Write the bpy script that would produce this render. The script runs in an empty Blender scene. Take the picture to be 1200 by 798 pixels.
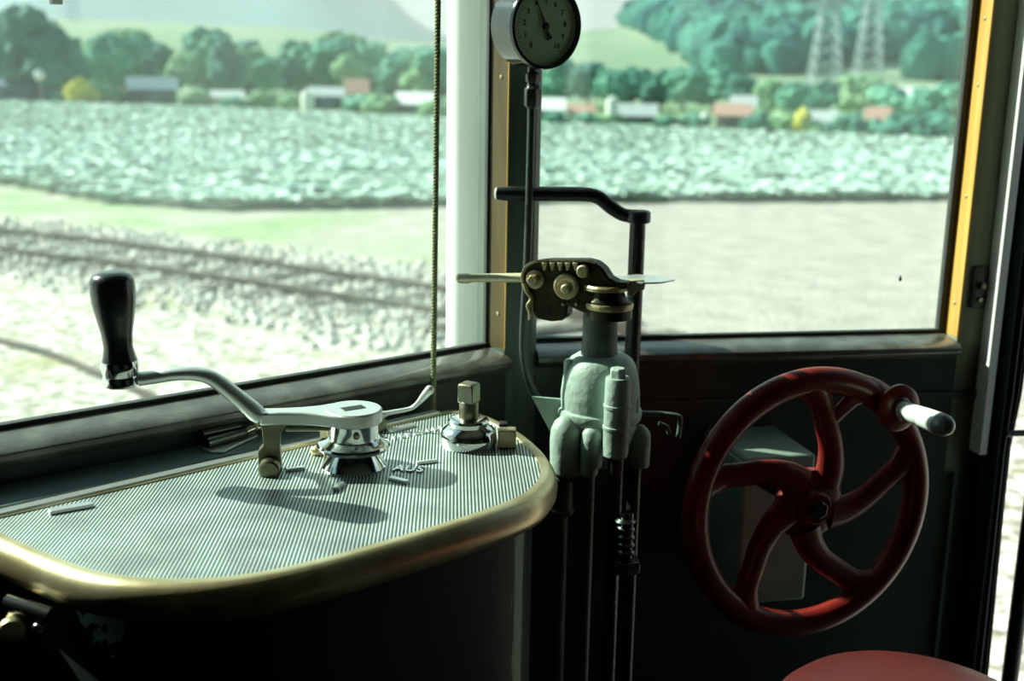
import bpy, bmesh, math, random
from math import sin, cos, radians, pi, atan, atan2, sqrt
from mathutils import Vector as V, Matrix, noise
random.seed(7)
scn = bpy.context.scene
COL = scn.collection

# ------------------------------------------------------------------ camera
FPX = 1330.0
PITCH = atan(1330 / 5732); ROLL = radians(.98)
CAM = V((0, 0, 1.55))
cF = V((0, cos(PITCH), -sin(PITCH)))
_r0 = V((1, 0, 0)); _u0 = V((0, sin(PITCH), cos(PITCH)))
cR = _r0 * cos(ROLL) + _u0 * sin(ROLL)
cU = -_r0 * sin(ROLL) + _u0 * cos(ROLL)
cam_d = bpy.data.cameras.new('camera'); cam = bpy.data.objects.new('camera', cam_d); COL.objects.link(cam)
mw = Matrix((cR, cU, -cF)).transposed().to_4x4(); mw.translation = CAM
cam.matrix_world = mw
cam_d.sensor_width = 36; cam_d.lens = 36 * FPX / 1200
cam_d.clip_start = .02; cam_d.clip_end = 6000
cam_d.dof.use_dof = True; cam_d.dof.focus_distance = 1.5; cam_d.dof.aperture_fstop = 3.8
scn.camera = cam

# ------------------------------------------------------------------ light
SUN_AZ, SUN_EL = radians(-68.5), radians(36)
world = bpy.data.worlds.new('sky'); scn.world = world; world.use_nodes = True
wn, wl = world.node_tree.nodes, world.node_tree.links
wn.clear()
wo = wn.new('ShaderNodeOutputWorld'); bg = wn.new('ShaderNodeBackground')
tc = wn.new('ShaderNodeTexCoord'); sep = wn.new('ShaderNodeSeparateXYZ'); cr = wn.new('ShaderNodeValToRGB')
wl.new(tc.outputs['Generated'], sep.inputs[0]); wl.new(sep.outputs['Z'], cr.inputs[0]); wl.new(cr.outputs[0], bg.inputs[0]); wl.new(bg.outputs[0], wo.inputs[0])
cr.color_ramp.elements[0].position = 0.0; cr.color_ramp.elements[0].color = (1.3, 1.5, 1.5, 1)
cr.color_ramp.elements[1].position = .7; cr.color_ramp.elements[1].color = (.20, .46, .62, 1)
e = cr.color_ramp.elements.new(.10); e.color = (.9, 1.1, 1.12, 1)
e = cr.color_ramp.elements.new(.25); e.color = (.46, .72, .80, 1)
bg.inputs[1].default_value = .62
sun_d = bpy.data.lights.new('sun', 'SUN'); sun = bpy.data.objects.new('sun', sun_d); COL.objects.link(sun)
sun_d.energy = 11.5; sun_d.angle = radians(.6); sun_d.color = (.95, 1.0, .87)
sdir = V((sin(SUN_AZ) * cos(SUN_EL), cos(SUN_AZ) * cos(SUN_EL), sin(SUN_EL)))
sun.rotation_euler = sdir.to_track_quat('Z', 'Y').to_euler(); sun.location = (-6, 3, 8)
scn.view_settings.view_transform = 'Standard'; scn.view_settings.look = 'None'
scn.view_settings.exposure = 0.12; scn.view_settings.gamma = 1.0; scn.view_settings.use_curve_mapping = False

# ------------------------------------------------------------------ measuring helpers (photo pixel -> real point)
def ray(x, y): return cF * FPX + cR * (x - 600) - cU * (y - 399)
def at_z(x, y, z):
    d = ray(x, y); return CAM + d * ((z - CAM.z) / d.z)
def at_y(x, y, Y):
    d = ray(x, y); return CAM + d * (Y / d.y)
def at_pl(x, y, P, n):
    d = ray(x, y); return CAM + d * ((P - CAM).dot(n) / d.dot(n))

# ------------------------------------------------------------------ materials
MATS = {}
def mat(name, col, rough=.5, metal=0., noise_amt=0., scale=20., bump=0., bscale=60., col2=None, spec=.5, coat=0., stretch=None, lo=.4, hi=.6):
    m = bpy.data.materials.new(name); m.use_nodes = True
    n, l = m.node_tree.nodes, m.node_tree.links
    b = n['Principled BSDF']
    b.inputs['Base Color'].default_value = (*col, 1); b.inputs['Roughness'].default_value = rough
    b.inputs['Metallic'].default_value = metal; b.inputs['Specular IOR Level'].default_value = spec
    b.inputs['Coat Weight'].default_value = coat
    t = n.new('ShaderNodeTexCoord'); mp = n.new('ShaderNodeMapping')
    l.new(t.outputs['Object'], mp.inputs[0])
    if stretch: mp.inputs['Scale'].default_value = stretch
    if col2 is not None:
        nz = n.new('ShaderNodeTexNoise'); nz.inputs['Scale'].default_value = scale; nz.inputs['Detail'].default_value = 5
        r = n.new('ShaderNodeValToRGB'); r.color_ramp.elements[0].position = lo; r.color_ramp.elements[1].position = hi
        r.color_ramp.elements[0].color = (*col, 1); r.color_ramp.elements[1].color = (*col2, 1)
        l.new(mp.outputs[0], nz.inputs[0]); l.new(nz.outputs[0], r.inputs[0]); l.new(r.outputs[0], b.inputs['Base Color'])
    if bump:
        nz = n.new('ShaderNodeTexNoise'); nz.inputs['Scale'].default_value = bscale; nz.inputs['Detail'].default_value = 4
        bp = n.new('ShaderNodeBump'); bp.inputs['Strength'].default_value = bump; bp.inputs['Distance'].default_value = .004
        l.new(mp.outputs[0], nz.inputs[0]); l.new(nz.outputs[0], bp.inputs['Height']); l.new(bp.outputs[0], b.inputs['Normal'])
    MATS[name] = m
    return m
mat('dark_paint', (.010, .020, .016), .42, bump=.12, bscale=30, col2=(.016, .030, .024), scale=6)
mat('shelf_paint', (.11, .17, .175), .45, bump=.1, col2=(.14, .20, .20), scale=9)
mat('olive_paint', (.36, .38, .24), .5, col2=(.27, .30, .19), scale=5, stretch=(8, 8, 1))
mat('post_paint', (.08, .12, .09), .45, col2=(.055, .085, .06), scale=5, stretch=(8, 8, 1))
mat('yellow_wood', (.78, .44, .10), .45, col2=(.58, .29, .06), scale=7, stretch=(9, 9, .6), lo=.35, hi=.75, coat=.3)
mat('sill_wood', (.07, .065, .05), .34, col2=(.16, .165, .14), scale=6, stretch=(3, 3, 3), coat=.7, bump=.15, lo=.45, hi=.7)
mat('brown_edge', (.24, .16, .06), .5)
mat('gasket', (.012, .016, .014), .6)
mat('chrome', (.82, .85, .84), .11, 1.0, bump=.05, bscale=25)
mat('satin_steel', (.76, .80, .78), .38, .75, bump=.06, bscale=90)
mat('aged_steel', (.34, .33, .25), .38, 1.0, bump=.25, bscale=70, col2=(.22, .21, .13), scale=20)
mat('brass', (.84, .74, .48), .36, .85, col2=(.66, .54, .30), scale=14, bump=.08, bscale=60)
mat('dull_brass', (.60, .53, .33), .45, .65, col2=(.40, .34, .18), scale=30, bump=.3, bscale=120)
mat('dark_bronze', (.055, .05, .026), .42, .8, col2=(.03, .028, .018), scale=30, bump=.3, bscale=120)
mat('black_iron', (.010, .014, .014), .35, .0, bump=.35, bscale=120, spec=.6)
mat('black_wood', (.008, .012, .010), .28, bump=.05, spec=.6, coat=.4)
mat('pale_brass', (.74, .70, .50), .45, .6, bump=.1)
mat('bright_metal', (.92, .95, .93), .30, .85)
mat('dark_steel', (.14, .16, .155), .28, 1.0)
mat('grey_casting', (.40, .52, .45), .5, bump=.45, bscale=70, col2=(.30, .40, .35), scale=18)
mat('grey_pipe', (.10, .14, .12), .5, bump=.3, bscale=90, col2=(.06, .085, .07), scale=20)
mat('dark_pipe', (.035, .05, .042), .4, bump=.2, bscale=90)
mat('grey_box', (.27, .34, .29), .55, bump=.15, col2=(.22, .29, .25), scale=16)
mat('red_paint', (.25, .017, .011), .36, coat=.15, col2=(.19, .014, .009), scale=16, bump=.12, bscale=40)
mat('white_grip', (.80, .88, .82), .25, coat=.3)
mat('grip_end', (.20, .23, .21), .35, .3)
mat('white_post', (.88, .89, .86), .45)
mat('rope', (.22, .26, .12), .8, bump=.5, bscale=400, col2=(.30, .34, .18), scale=200)
mat('leatherette', (.10, .014, .012), .38, bump=.1, bscale=200, col2=(.08, .014, .014), scale=12)
mat('curtain_cloth', (.012, .022, .026), .7)
mat('gauge_face', (.62, .68, .50), .6, col2=(.54, .62, .45), scale=14)
mat('gauge_case', (.018, .028, .03), .16, .0, coat=.6)
mat('ink', (.015, .02, .015), .6)
mat('rusty_rail', (.055, .035, .025), .7, .2, col2=(.10, .065, .045), scale=4)
mat('sleeper_wood', (.05, .042, .034), .85, col2=(.16, .14, .12), scale=3)
mat('soil', (.20, .26, .19), .95, col2=(.15, .21, .14), scale=.5)
mat('bark', (.10, .075, .05), .9)
mat('pylon_steel', (.42, .52, .54), .5, .2)
mat('car_roof', (.07, .09, .08), .7)

def rib_mat():
    m = bpy.data.materials.new('ribbed_metal'); m.use_nodes = True
    n, l = m.node_tree.nodes, m.node_tree.links; b = n['Principled BSDF']
    t = n.new('ShaderNodeTexCoord'); mp = n.new('ShaderNodeMapping'); mp.inputs['Rotation'].default_value = (0, 0, radians(-3))
    w = n.new('ShaderNodeTexWave'); w.wave_type = 'BANDS'; w.bands_direction = 'X'; w.wave_profile = 'SIN'
    w.inputs['Scale'].default_value = 2 * pi / (20 * .0043); w.inputs['Distortion'].default_value = 0
    l.new(t.outputs['Object'], mp.inputs[0]); l.new(mp.outputs[0], w.inputs[0])
    r = n.new('ShaderNodeValToRGB'); r.color_ramp.elements[0].position = .35; r.color_ramp.elements[0].color = (.045, .10, .105, 1)
    r.color_ramp.elements[1].position = .6; r.color_ramp.elements[1].color = (.80, .88, .84, 1)
    l.new(w.outputs[0], r.inputs[0])
    nz = n.new('ShaderNodeTexNoise'); nz.inputs['Scale'].default_value = 16; nz.inputs['Detail'].default_value = 6
    l.new(t.outputs['Object'], nz.inputs[0])
    mx = n.new('ShaderNodeMix'); mx.data_type = 'RGBA'; mx.blend_type = 'MULTIPLY'; mx.inputs[0].default_value = .6
    r2 = n.new('ShaderNodeValToRGB'); r2.color_ramp.elements[0].position = .35; r2.color_ramp.elements[0].color = (.6, .6, .6, 1); r2.color_ramp.elements[1].position = .6
    l.new(nz.outputs[0], r2.inputs[0]); l.new(r.outputs[0], mx.inputs[6]); l.new(r2.outputs[0], mx.inputs[7])
    l.new(mx.outputs[2], b.inputs['Base Color'])
    bp = n.new('ShaderNodeBump'); bp.inputs['Strength'].default_value = .12; bp.inputs['Distance'].default_value = .001
    l.new(w.outputs[0], bp.inputs['Height']); l.new(bp.outputs[0], b.inputs['Normal'])
    b.inputs['Metallic'].default_value = .55; b.inputs['Roughness'].default_value = .42
    MATS['ribbed_metal'] = m
rib_mat()

def glass_mat(name, dust):
    m = bpy.data.materials.new(name); m.use_nodes = True
    n, l = m.node_tree.nodes, m.node_tree.links; n.clear()
    o = n.new('ShaderNodeOutputMaterial'); tr = n.new('ShaderNodeBsdfTransparent'); tr.inputs[0].default_value = (.93, .98, .95, 1)
    gl = n.new('ShaderNodeBsdfGlossy'); gl.inputs['Roughness'].default_value = .02
    lw = n.new('ShaderNodeLayerWeight'); p5 = n.new('ShaderNodeMath'); p5.operation = 'POWER'; p5.inputs[1].default_value = 5; l.new(lw.outputs['Facing'], p5.inputs[0])
    fr = n.new('ShaderNodeMath'); fr.operation = 'MULTIPLY_ADD'; fr.inputs[1].default_value = .9; fr.inputs[2].default_value = .025; l.new(p5.outputs[0], fr.inputs[0])
    lw.inputs['Blend'].default_value = .5
    mx = n.new('ShaderNodeMixShader'); l.new(fr.outputs[0], mx.inputs[0]); l.new(tr.outputs[0], mx.inputs[1]); l.new(gl.outputs[0], mx.inputs[2])
    tl = n.new('ShaderNodeBsdfTranslucent'); tl.inputs[0].default_value = (.85, 1, .95, 1)
    nz = n.new('ShaderNodeTexNoise'); nz.inputs['Scale'].default_value = 3; t = n.new('ShaderNodeTexCoord'); l.new(t.outputs['Object'], nz.inputs[0])
    mr = n.new('ShaderNodeMapRange'); mr.inputs[1].default_value = .3; mr.inputs[2].default_value = .7; mr.inputs[3].default_value = dust * .6; mr.inputs[4].default_value = dust * 1.3
    l.new(nz.outputs[0], mr.inputs[0])
    m2 = n.new('ShaderNodeMixShader'); l.new(mr.outputs[0], m2.inputs[0]); l.new(mx.outputs[0], m2.inputs[1]); l.new(tl.outputs[0], m2.inputs[2])
    l.new(m2.outputs[0], o.inputs[0]); MATS[name] = m
glass_mat('dusty_glass', .032)

def chipped_mat():
    m = mat('cabinet_paint', (.010, .018, .015), .55, bump=.15, bscale=25, spec=.25)
    n, l = m.node_tree.nodes, m.node_tree.links; b = n['Principled BSDF']
    t = n.new('ShaderNodeTexCoord'); sx = n.new('ShaderNodeSeparateXYZ'); l.new(t.outputs['Object'], sx.inputs[0])
    # chips near the left knuckle: noise gated by distance from one spot; grazing sunlit sliver painted as a pale streak down the right end
    def spot(cx, cz, cy, rx):
        v = n.new('ShaderNodeVectorMath'); v.operation = 'DISTANCE'; l.new(t.outputs['Object'], v.inputs[0]); v.inputs[1].default_value = (cx, cy, cz)
        r = n.new('ShaderNodeMapRange'); r.inputs[1].default_value = 0; r.inputs[2].default_value = rx; r.inputs[3].default_value = 1; r.inputs[4].default_value = 0
        l.new(v.outputs['Value'], r.inputs[0]); return r.outputs[0]
    nz = n.new('ShaderNodeTexNoise'); nz.inputs['Scale'].default_value = 75; nz.inputs['Detail'].default_value = 3
    l.new(t.outputs['Object'], nz.inputs[0])
    s1 = spot(*CHIP, .10)
    mu = n.new('ShaderNodeMath'); mu.operation = 'MULTIPLY'; l.new(s1, mu.inputs[0]); l.new(nz.outputs[0], mu.inputs[1])
    gt = n.new('ShaderNodeMath'); gt.operation = 'GREATER_THAN'; gt.inputs[1].default_value = .37; l.new(mu.outputs[0], gt.inputs[0])
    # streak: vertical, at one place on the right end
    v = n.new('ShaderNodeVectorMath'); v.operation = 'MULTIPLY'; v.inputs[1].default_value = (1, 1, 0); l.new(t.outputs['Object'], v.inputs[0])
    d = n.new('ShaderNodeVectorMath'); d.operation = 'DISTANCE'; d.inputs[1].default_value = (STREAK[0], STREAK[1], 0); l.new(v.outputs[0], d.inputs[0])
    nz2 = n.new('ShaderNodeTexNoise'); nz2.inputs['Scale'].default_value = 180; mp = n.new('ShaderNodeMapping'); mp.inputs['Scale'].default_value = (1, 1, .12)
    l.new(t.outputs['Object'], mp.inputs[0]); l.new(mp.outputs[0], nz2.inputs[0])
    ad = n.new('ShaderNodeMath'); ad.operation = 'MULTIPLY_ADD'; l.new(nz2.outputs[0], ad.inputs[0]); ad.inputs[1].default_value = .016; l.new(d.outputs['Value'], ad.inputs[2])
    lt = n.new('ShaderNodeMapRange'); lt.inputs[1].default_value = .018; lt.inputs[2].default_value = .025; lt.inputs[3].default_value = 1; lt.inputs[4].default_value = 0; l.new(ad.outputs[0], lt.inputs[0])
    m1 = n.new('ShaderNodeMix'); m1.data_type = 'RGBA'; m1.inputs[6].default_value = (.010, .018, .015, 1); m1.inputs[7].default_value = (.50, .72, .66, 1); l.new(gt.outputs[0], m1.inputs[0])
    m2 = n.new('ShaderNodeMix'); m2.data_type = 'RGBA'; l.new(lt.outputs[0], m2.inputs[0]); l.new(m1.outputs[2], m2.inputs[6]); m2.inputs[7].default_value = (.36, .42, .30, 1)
    l.new(m2.outputs[2], b.inputs['Base Color'])
    return m

# ------------------------------------------------------------------ mesh helpers
def obox(bm, O, ex, ey, ez, a, b):
    """box in a frame: O origin, ex/ey/ez axes, a=(x0,y0,z0) b=(x1,y1,z1)"""
    vs = []
    for k in (a[2], b[2]):
        for j in (a[1], b[1]):
            for i in (a[0], b[0]):
                vs.append(bm.verts.new(O + ex * i + ey * j + ez * k))
    for f in ((0, 2, 3, 1), (4, 5, 7, 6), (0, 1, 5, 4), (2, 6, 7, 3), (0, 4, 6, 2), (1, 3, 7, 5)):
        bm.faces.new([vs[q] for q in f])
    return bm
X, Y, Z = V((1, 0, 0)), V((0, 1, 0)), V((0, 0, 1))
def frame(axis, hint=None):
    a = V(axis).normalized(); h = hint or (Z if abs(a.z) < .9 else X)
    u = h.cross(a).normalized(); v = a.cross(u)
    return u, v, a
def lathe(bm, O, axis, prof, n=32, cap=True, phase=0):
    """prof: list of (distance along axis, radius)"""
    u, v, a = frame(axis)
    rings = []
    for h, r in prof:
        rings.append([bm.verts.new(V(O) + a * h + (u * cos(phase + 2 * pi * i / n) + v * sin(phase + 2 * pi * i / n)) * max(r, 1e-5)) for i in range(n)])
    for A, B in zip(rings, rings[1:]):
        for i in range(n):
            bm.faces.new((A[i], A[(i + 1) % n], B[(i + 1) % n], B[i]))
    if cap:
        bm.faces.new(rings[0][::-1]); bm.faces.new(rings[-1])
    return bm
def spline(pts, k=8, closed=False):
    pts = [V(p) for p in pts]; out = []; n = len(pts)
    rng = range(n) if closed else range(n - 1)
    for i in rng:
        if closed: p0, p1, p2, p3 = pts[(i - 1) % n], pts[i], pts[(i + 1) % n], pts[(i + 2) % n]
        else: p0, p1, p2, p3 = pts[max(i - 1, 0)], pts[i], pts[i + 1], pts[min(i + 2, n - 1)]
        for j in range(k):
            t = j / k
            out.append(.5 * ((2 * p1) + (p2 - p0) * t + (2 * p0 - 5 * p1 + 4 * p2 - p3) * t * t + (3 * p1 - p0 - 3 * p2 + p3) * t ** 3))
    if not closed: out.append(pts[-1])
    return out
def tube(bm, path, rad, n=16, squash=1., hint=None, closed=False):
    """rad: number or list; squash: ratio of v radius to u radius"""
    m = len(path); rs = rad if isinstance(rad, (list, tuple)) else [rad] * m
    if len(rs) != m:
        rr = []
        for i in range(m):
            f = i / (m - 1) * (len(rs) - 1); a = int(min(f, len(rs) - 2)); rr.append(rs[a] + (rs[a + 1] - rs[a]) * (f - a))
        rs = rr
    rings = []; pu = None
    for i, p in enumerate(path):
        if closed: t = path[(i + 1) % m] - path[i - 1]
        else: t = path[min(i + 1, m - 1)] - path[max(i - 1, 0)]
        t = t.normalized()
        if hint is not None: u = V(hint).cross(t).normalized()
        elif pu is None: u = frame(t)[0]
        else: u = (pu - t * pu.dot(t)).normalized()
        pu = u; v = t.cross(u)
        rings.append([bm.verts.new(p + (u * cos(2 * pi * j / n) + v * sin(2 * pi * j / n) * squash) * rs[i]) for j in range(n)])
    pr = list(zip(rings, rings[1:])) + ([(rings[-1], rings[0])] if closed else [])
    for A, B in pr:
        for j in range(n): bm.faces.new((A[j], A[(j + 1) % n], B[(j + 1) % n], B[j]))
    if not closed:
        bm.faces.new(rings[0][::-1]); bm.faces.new(rings[-1])
    return bm
def prism(bm, pts, ext):
    """closed polygon (3-D points) extruded by vector ext"""
    ext = V(ext); A = [bm.verts.new(V(p)) for p in pts]; B = [bm.verts.new(V(p) + ext) for p in pts]
    bm.faces.new(A[::-1]); bm.faces.new(B); n = len(A)
    for i in range(n): bm.faces.new((A[i], A[(i + 1) % n], B[(i + 1) % n], B[i]))
    return bm
def ball(bm, c, r, sc=(1, 1, 1), seg=20):
    bmesh.ops.create_uvsphere(bm, u_segments=seg, v_segments=seg // 2, radius=r, matrix=Matrix.Translation(V(c)) @ Matrix.Diagonal((*sc, 1)))
    return bm
def NB(): return bmesh.new()
def obj(name, bm, m, parent=None, bevel=0, smooth=True, angle=35, seg=2):
    bmesh.ops.recalc_face_normals(bm, faces=bm.faces)
    off = parent.get('_o') if parent else None
    if off: bmesh.ops.translate(bm, verts=bm.verts, vec=-V(off))
    me = bpy.data.meshes.new(name); bm.to_mesh(me); bm.free()
    o = bpy.data.objects.new(name, me); COL.objects.link(o)
    me.materials.append(MATS[m] if isinstance(m, str) else m)
    if parent: o.parent = parent
    if off: o['_o'] = [0, 0, 0]; o['_o'] = list(off)
    if bevel:
        b = o.modifiers.new('bevel', 'BEVEL'); b.width = bevel; b.segments = seg; b.limit_method = 'ANGLE'; b.angle_limit = radians(35)
        b.harden_normals = False
    if smooth:
        for p in me.polygons: p.use_smooth = True
        me.set_sharp_from_angle(angle=radians(angle))
    return o
def thing(name, label, cat, loc, group=None):
    o = bpy.data.objects.new(name, None); COL.objects.link(o); o.location = loc; o.empty_display_size = .05
    o['_o'] = list(loc); o['label'] = label; o['category'] = cat
    if group: o['group'] = group
    return o
def tag(o, label, cat, group=None, kind=None):
    o['label'] = label; o['category'] = cat
    if group: o['group'] = group
    if kind: o['kind'] = kind
    return o
def struct(name, bm, m, **k):
    o = obj(name, bm, m, **k); o['kind'] = 'structure'; return o
def sempty(name, loc):
    o = bpy.data.objects.new(name, None); COL.objects.link(o); o.location = loc; o['_o'] = list(loc); o['kind'] = 'structure'; return o

# ================================================================== CAB SHELL
GZ = -.85                                     # ground level outside
C0 = V((-.003, 1.89, 0))
L1 = V((-.769, -.639, 0)).normalized(); N1 = V((L1.y, -L1.x, 0))      # along the windscreen to the left, outward
D2 = V((.9856, .1694, 0)).normalized(); N2 = V((-D2.y, D2.x, 0))      # along the right pane, outward
SZ, WT = 1.11, 1.95                           # sill height, window top
W1L = 1.30                                    # left end of windscreen
bm = NB()
obox(bm, C0, L1, N1, Z, (-.02, -.05, 0), (1.75, .03, SZ - .012))
obox(bm, C0, L1, N1, Z, (-.02, -.05, WT), (1.75, .03, 2.35))
obox(bm, C0, L1, N1, Z, (W1L, -.05, SZ - .012), (1.75, .03, WT))
struct('wall_front', bm, 'dark_paint')
bm = NB()
obox(bm, C0, D2, N2, Z, (.0, -.05, 0), (.90, .03, SZ - .012))
obox(bm, C0, D2, N2, Z, (.0, -.05, WT), (.90, .03, 2.35))
# plank seams of the lower panel
obox(bm, C0, D2, N2, Z, (.05, -.056, 1.0), (.85, -.049, 1.012))
struct('wall_front_right', bm, 'dark_paint')
# corner pillar between both panes
bm = NB()
prism(bm, [C0 + L1 * .052 - N1 * .05, C0 + L1 * .052 + N1 * .03, C0 + N1 * .03 + N2 * .03, C0 + D2 * .036 + N2 * .03, C0 + D2 * .036 - N2 * .05, C0 - N1 * .05 - N2 * .02], (0, 0, 2.35))
struct('trim_1', bm, 'post_paint', bevel=.003)
# raised strips on the pillar
bm = NB()
q = C0 - N2 * .052
obox(bm, q, D2, N2, Z, (-.018, -.004, SZ), (-.008, .004, 2.3)); obox(bm, q, D2, N2, Z, (.022, -.004, SZ), (.030, .004, 2.3))
struct('trim_2', bm, 'gasket', bevel=.001)
# right pillar + door post
PR = .800
bm = NB()
obox(bm, C0, D2, N2, Z, (PR + .0005, -.05, 0), (.872, .03, 2.35))
struct('trim_3', bm, 'olive_paint', bevel=.003)
bm = NB()
obox(bm, C0, D2, N2, Z, (.846, -.085, .90), (.862, -.05, 2.35))
struct('trim_4', bm, 'white_post', bevel=.002)  # white colour stands in for sunlight on the strip's left face
bm = NB(); obox(bm, C0, D2, N2, Z, (.815, -.062, .15), (.823, -.05, .86)); struct('trim_5', bm, 'post_paint', bevel=.002)
DS = V((.643, -.766, 0)).normalized(); NS = V((.766, .643, 0)).normalized()
C1 = C0 + D2 * .882
bm = NB()
obox(bm, C1, DS, NS, Z, (-.02, -.03, 0), (.055, .03, 2.35))
obox(bm, C1, DS, NS, Z, (.055, -.03, 2.05), (.55, .03, 2.35))
obox(bm, C1, DS, NS, Z, (.55, -.03, 0), (2.3, .03, 2.35))
struct('wall_right', bm, 'dark_paint')
C5 = C0 + L1 * 1.75; C3 = V((1.15, -1.1, 0)); C4 = V((-1.9, -.35, 0)); C2 = C1 + DS * 2.3
def wallseg(name, a, b):
    d = (b - a); L = d.length; d.normalize(); n = V((-d.y, d.x, 0)); bm = NB(); obox(bm, a, d, n, Z, (-.03, -.03, 0), (L + .03, .03, 2.35)); struct(name, bm, 'dark_paint')
wallseg('wall_back_right', C2, C3); wallseg('wall_back', C3, C4); wallseg('wall_left', C4, C5)
poly = [C0 + N1 * .03 + N2 * .03, C0 + D2 * .905 + N2 * .03, C1 + NS * .03, C2 + NS * .03, C3 + V((.05, -.05, 0)), C4 + V((-.05, -.05, 0)), C5 - N1 * -.03]
struct('floor', prism(NB(), [p + Z * -.06 for p in poly], (0, 0, .06)), 'dark_paint', smooth=False)
mat('cream_paint', (.16, .17, .13), .6)
struct('ceiling', prism(NB(), [p + Z * 2.35 for p in poly], (0, 0, .05)), 'cream_paint', smooth=False)
struct('trim_6', prism(NB(), [C0 + V(((p - C0).x * 1.04, (p - C0).y * 1.04, 2.40)) for p in poly], (0, 0, .06)), 'car_roof', smooth=False)

# windows
def window(name, O, D, N, s0, s1, jamb0, jamb1):
    w = sempty(name, O + D * ((s0 + s1) / 2) + Z * SZ)
    bm = NB(); obox(bm, O, D, N, Z, (s0, -.002, SZ), (s1, .002, WT)); obj('pane', bm, 'dusty_glass', w, smooth=False)
    bm = NB()   # rubber bead on all four sides
    obox(bm, O, D, N, Z, (s0, -.008, SZ), (s1, .008, SZ + .006)); obox(bm, O, D, N, Z, (s0, -.008, WT - .01), (s1, .008, WT))
    obox(bm, O, D, N, Z, (s0, -.004, SZ), (s0 + .004, .006, WT)); obox(bm, O, D, N, Z, (s1 - .012, -.008, SZ), (s1, .008, WT))
    g = obj('gasket', bm, 'gasket', w, bevel=.0015)
    bm = NB()   # sill with a rounded nose
    pr = [(0.0, SZ - .012), (.0, SZ + .001), (-.045, SZ - .004), (-.062, SZ - .008), (-.070, SZ - .013), (-.070, SZ - .022), (-.065, SZ - .028), (-.049, SZ - .036), (-.049, SZ - .013)]
    prism(bm, [O + D * s0 + N * a + Z * b for a, b in pr], D * (s1 - s0)); obj('window_sill', bm, 'sill_wood', w, bevel=.0015)
    for s, sg, m in ((s0, 1, jamb0), (s1, -1, jamb1)):
        if not m: continue
        a, b = (s - .014, s) if sg > 0 else (s, s + .014)
        bm = NB(); obox(bm, O, D, N, Z, (a, -.05, SZ), (b, -.004, WT)); j = obj('window_jamb', bm, m, w, bevel=.002)
        for zz in (1.17, 1.36, 1.55, 1.66, 1.85):
            if s < .2 and zz in (1.36, 1.66): continue
            P = O + D * (b if sg > 0 else a) + N * -.03 + Z * zz
            bm = NB(); lathe(bm, P, D * sg, [(-.001, .0035), (.0012, .0035), (.0018, .002)], 10); obj('screw', bm, 'dull_brass', j)
    return w
w1 = window('window_1', C0, L1, N1, .052, W1L, 'yellow_wood', None)
w2 = window('window_2', C0, D2, N2, .036, PR, 'brown_edge', 'yellow_wood')
# lock plate on the right pillar
t = thing('lock_plate', 'small dark latch plate screwed to the olive pillar right of the side window', 'latch', C0 + D2 * .831 - N2 * .05 + Z * 1.20)
bm = NB(); obox(bm, C0, D2, N2, Z, (.816, -.056, 1.165), (.842, -.05, 1.24)); obj('plate', bm, 'black_iron', t, bevel=.001)
bm = NB(); lathe(bm, C0 + D2 * .832 - N2 * .055 + Z * 1.205, -N2, [(0, .006), (.008, .006), (.010, .004)], 16); lathe(bm, C0 + D2 * .832 - N2 * .055 + Z * 1.18, -N2, [(0, .004), (.005, .004)], 12); obj('bolt', bm, 'aged_steel', t)



# ================================================================== CONTROLLER
PZ = 1.05
B0 = V((-.103, 1.677, 0)); bu = V((.737, .676, 0)).normalized(); bv = V((.676, -.737, 0)).normalized()
UV = [(-.68, .0), (-.45, 0), (-.2, 0), (-.03, 0), (.012, .012), (.030, .05), (.026, .11), (.004, .192), (-.048, .290), (-.115, .350), (-.199, .374), (-.385, .374), (-.52, .357), (-.60, .313), (-.657, .24), (-.690, .12), (-.705, .03), (-.70, .006)]
OUT = spline([B0 + bu * a + bv * b for a, b in UV], 8, True)
def inset(path, d):
    n = len(path); o = []
    for i in range(n):
        t = (path[(i + 1) % n] - path[i - 1]).normalized(); nn = V((t.y, -t.x, 0))
        o.append(path[i] + nn * d)
    return o
if (inset(OUT, .01)[30] - V((-.3, 1.35, 0))).length < (OUT[30] - V((-.3, 1.35, 0))).length: SG = 1
else: SG = -1
ctl = thing('tram_controller', 'tall black controller cabinet with ribbed metal top and brass rim', 'controller', (-.25, 1.33, 0))
INN = inset(OUT, SG * .018)
bm = NB(); prism(bm, [p + Z * (PZ - .012) for p in INN], (0, 0, .012)); o = obj('ribbed_top', bm, 'ribbed_metal', ctl, smooth=False)
# rim: swept profile (inward offset, z)
prof = [(.019, PZ - .02), (.019, PZ + .0020), (.013, PZ + .0022), (.007, PZ + .0018), (.002, PZ - .0025), (-.002, PZ - .009), (-.004, PZ - .018), (-.003, PZ - .028), (.002, PZ - .037), (.009, PZ - .042), (.019, PZ - .042)]
bm = NB(); loops = [[bm.verts.new(p + Z * zz) for p in inset(OUT, SG * a)] for a, zz in prof]
for A, Bq in zip(loops, loops[1:] + loops[:1]):
    for i in range(len(A)): bm.faces.new((A[i], A[(i + 1) % len(A)], Bq[(i + 1) % len(A)], Bq[i]))
obj('brass_rim', bm, 'brass', ctl, angle=50)
BODY = inset(OUT, SG * .030)
body_path = [p for p in BODY]
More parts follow.
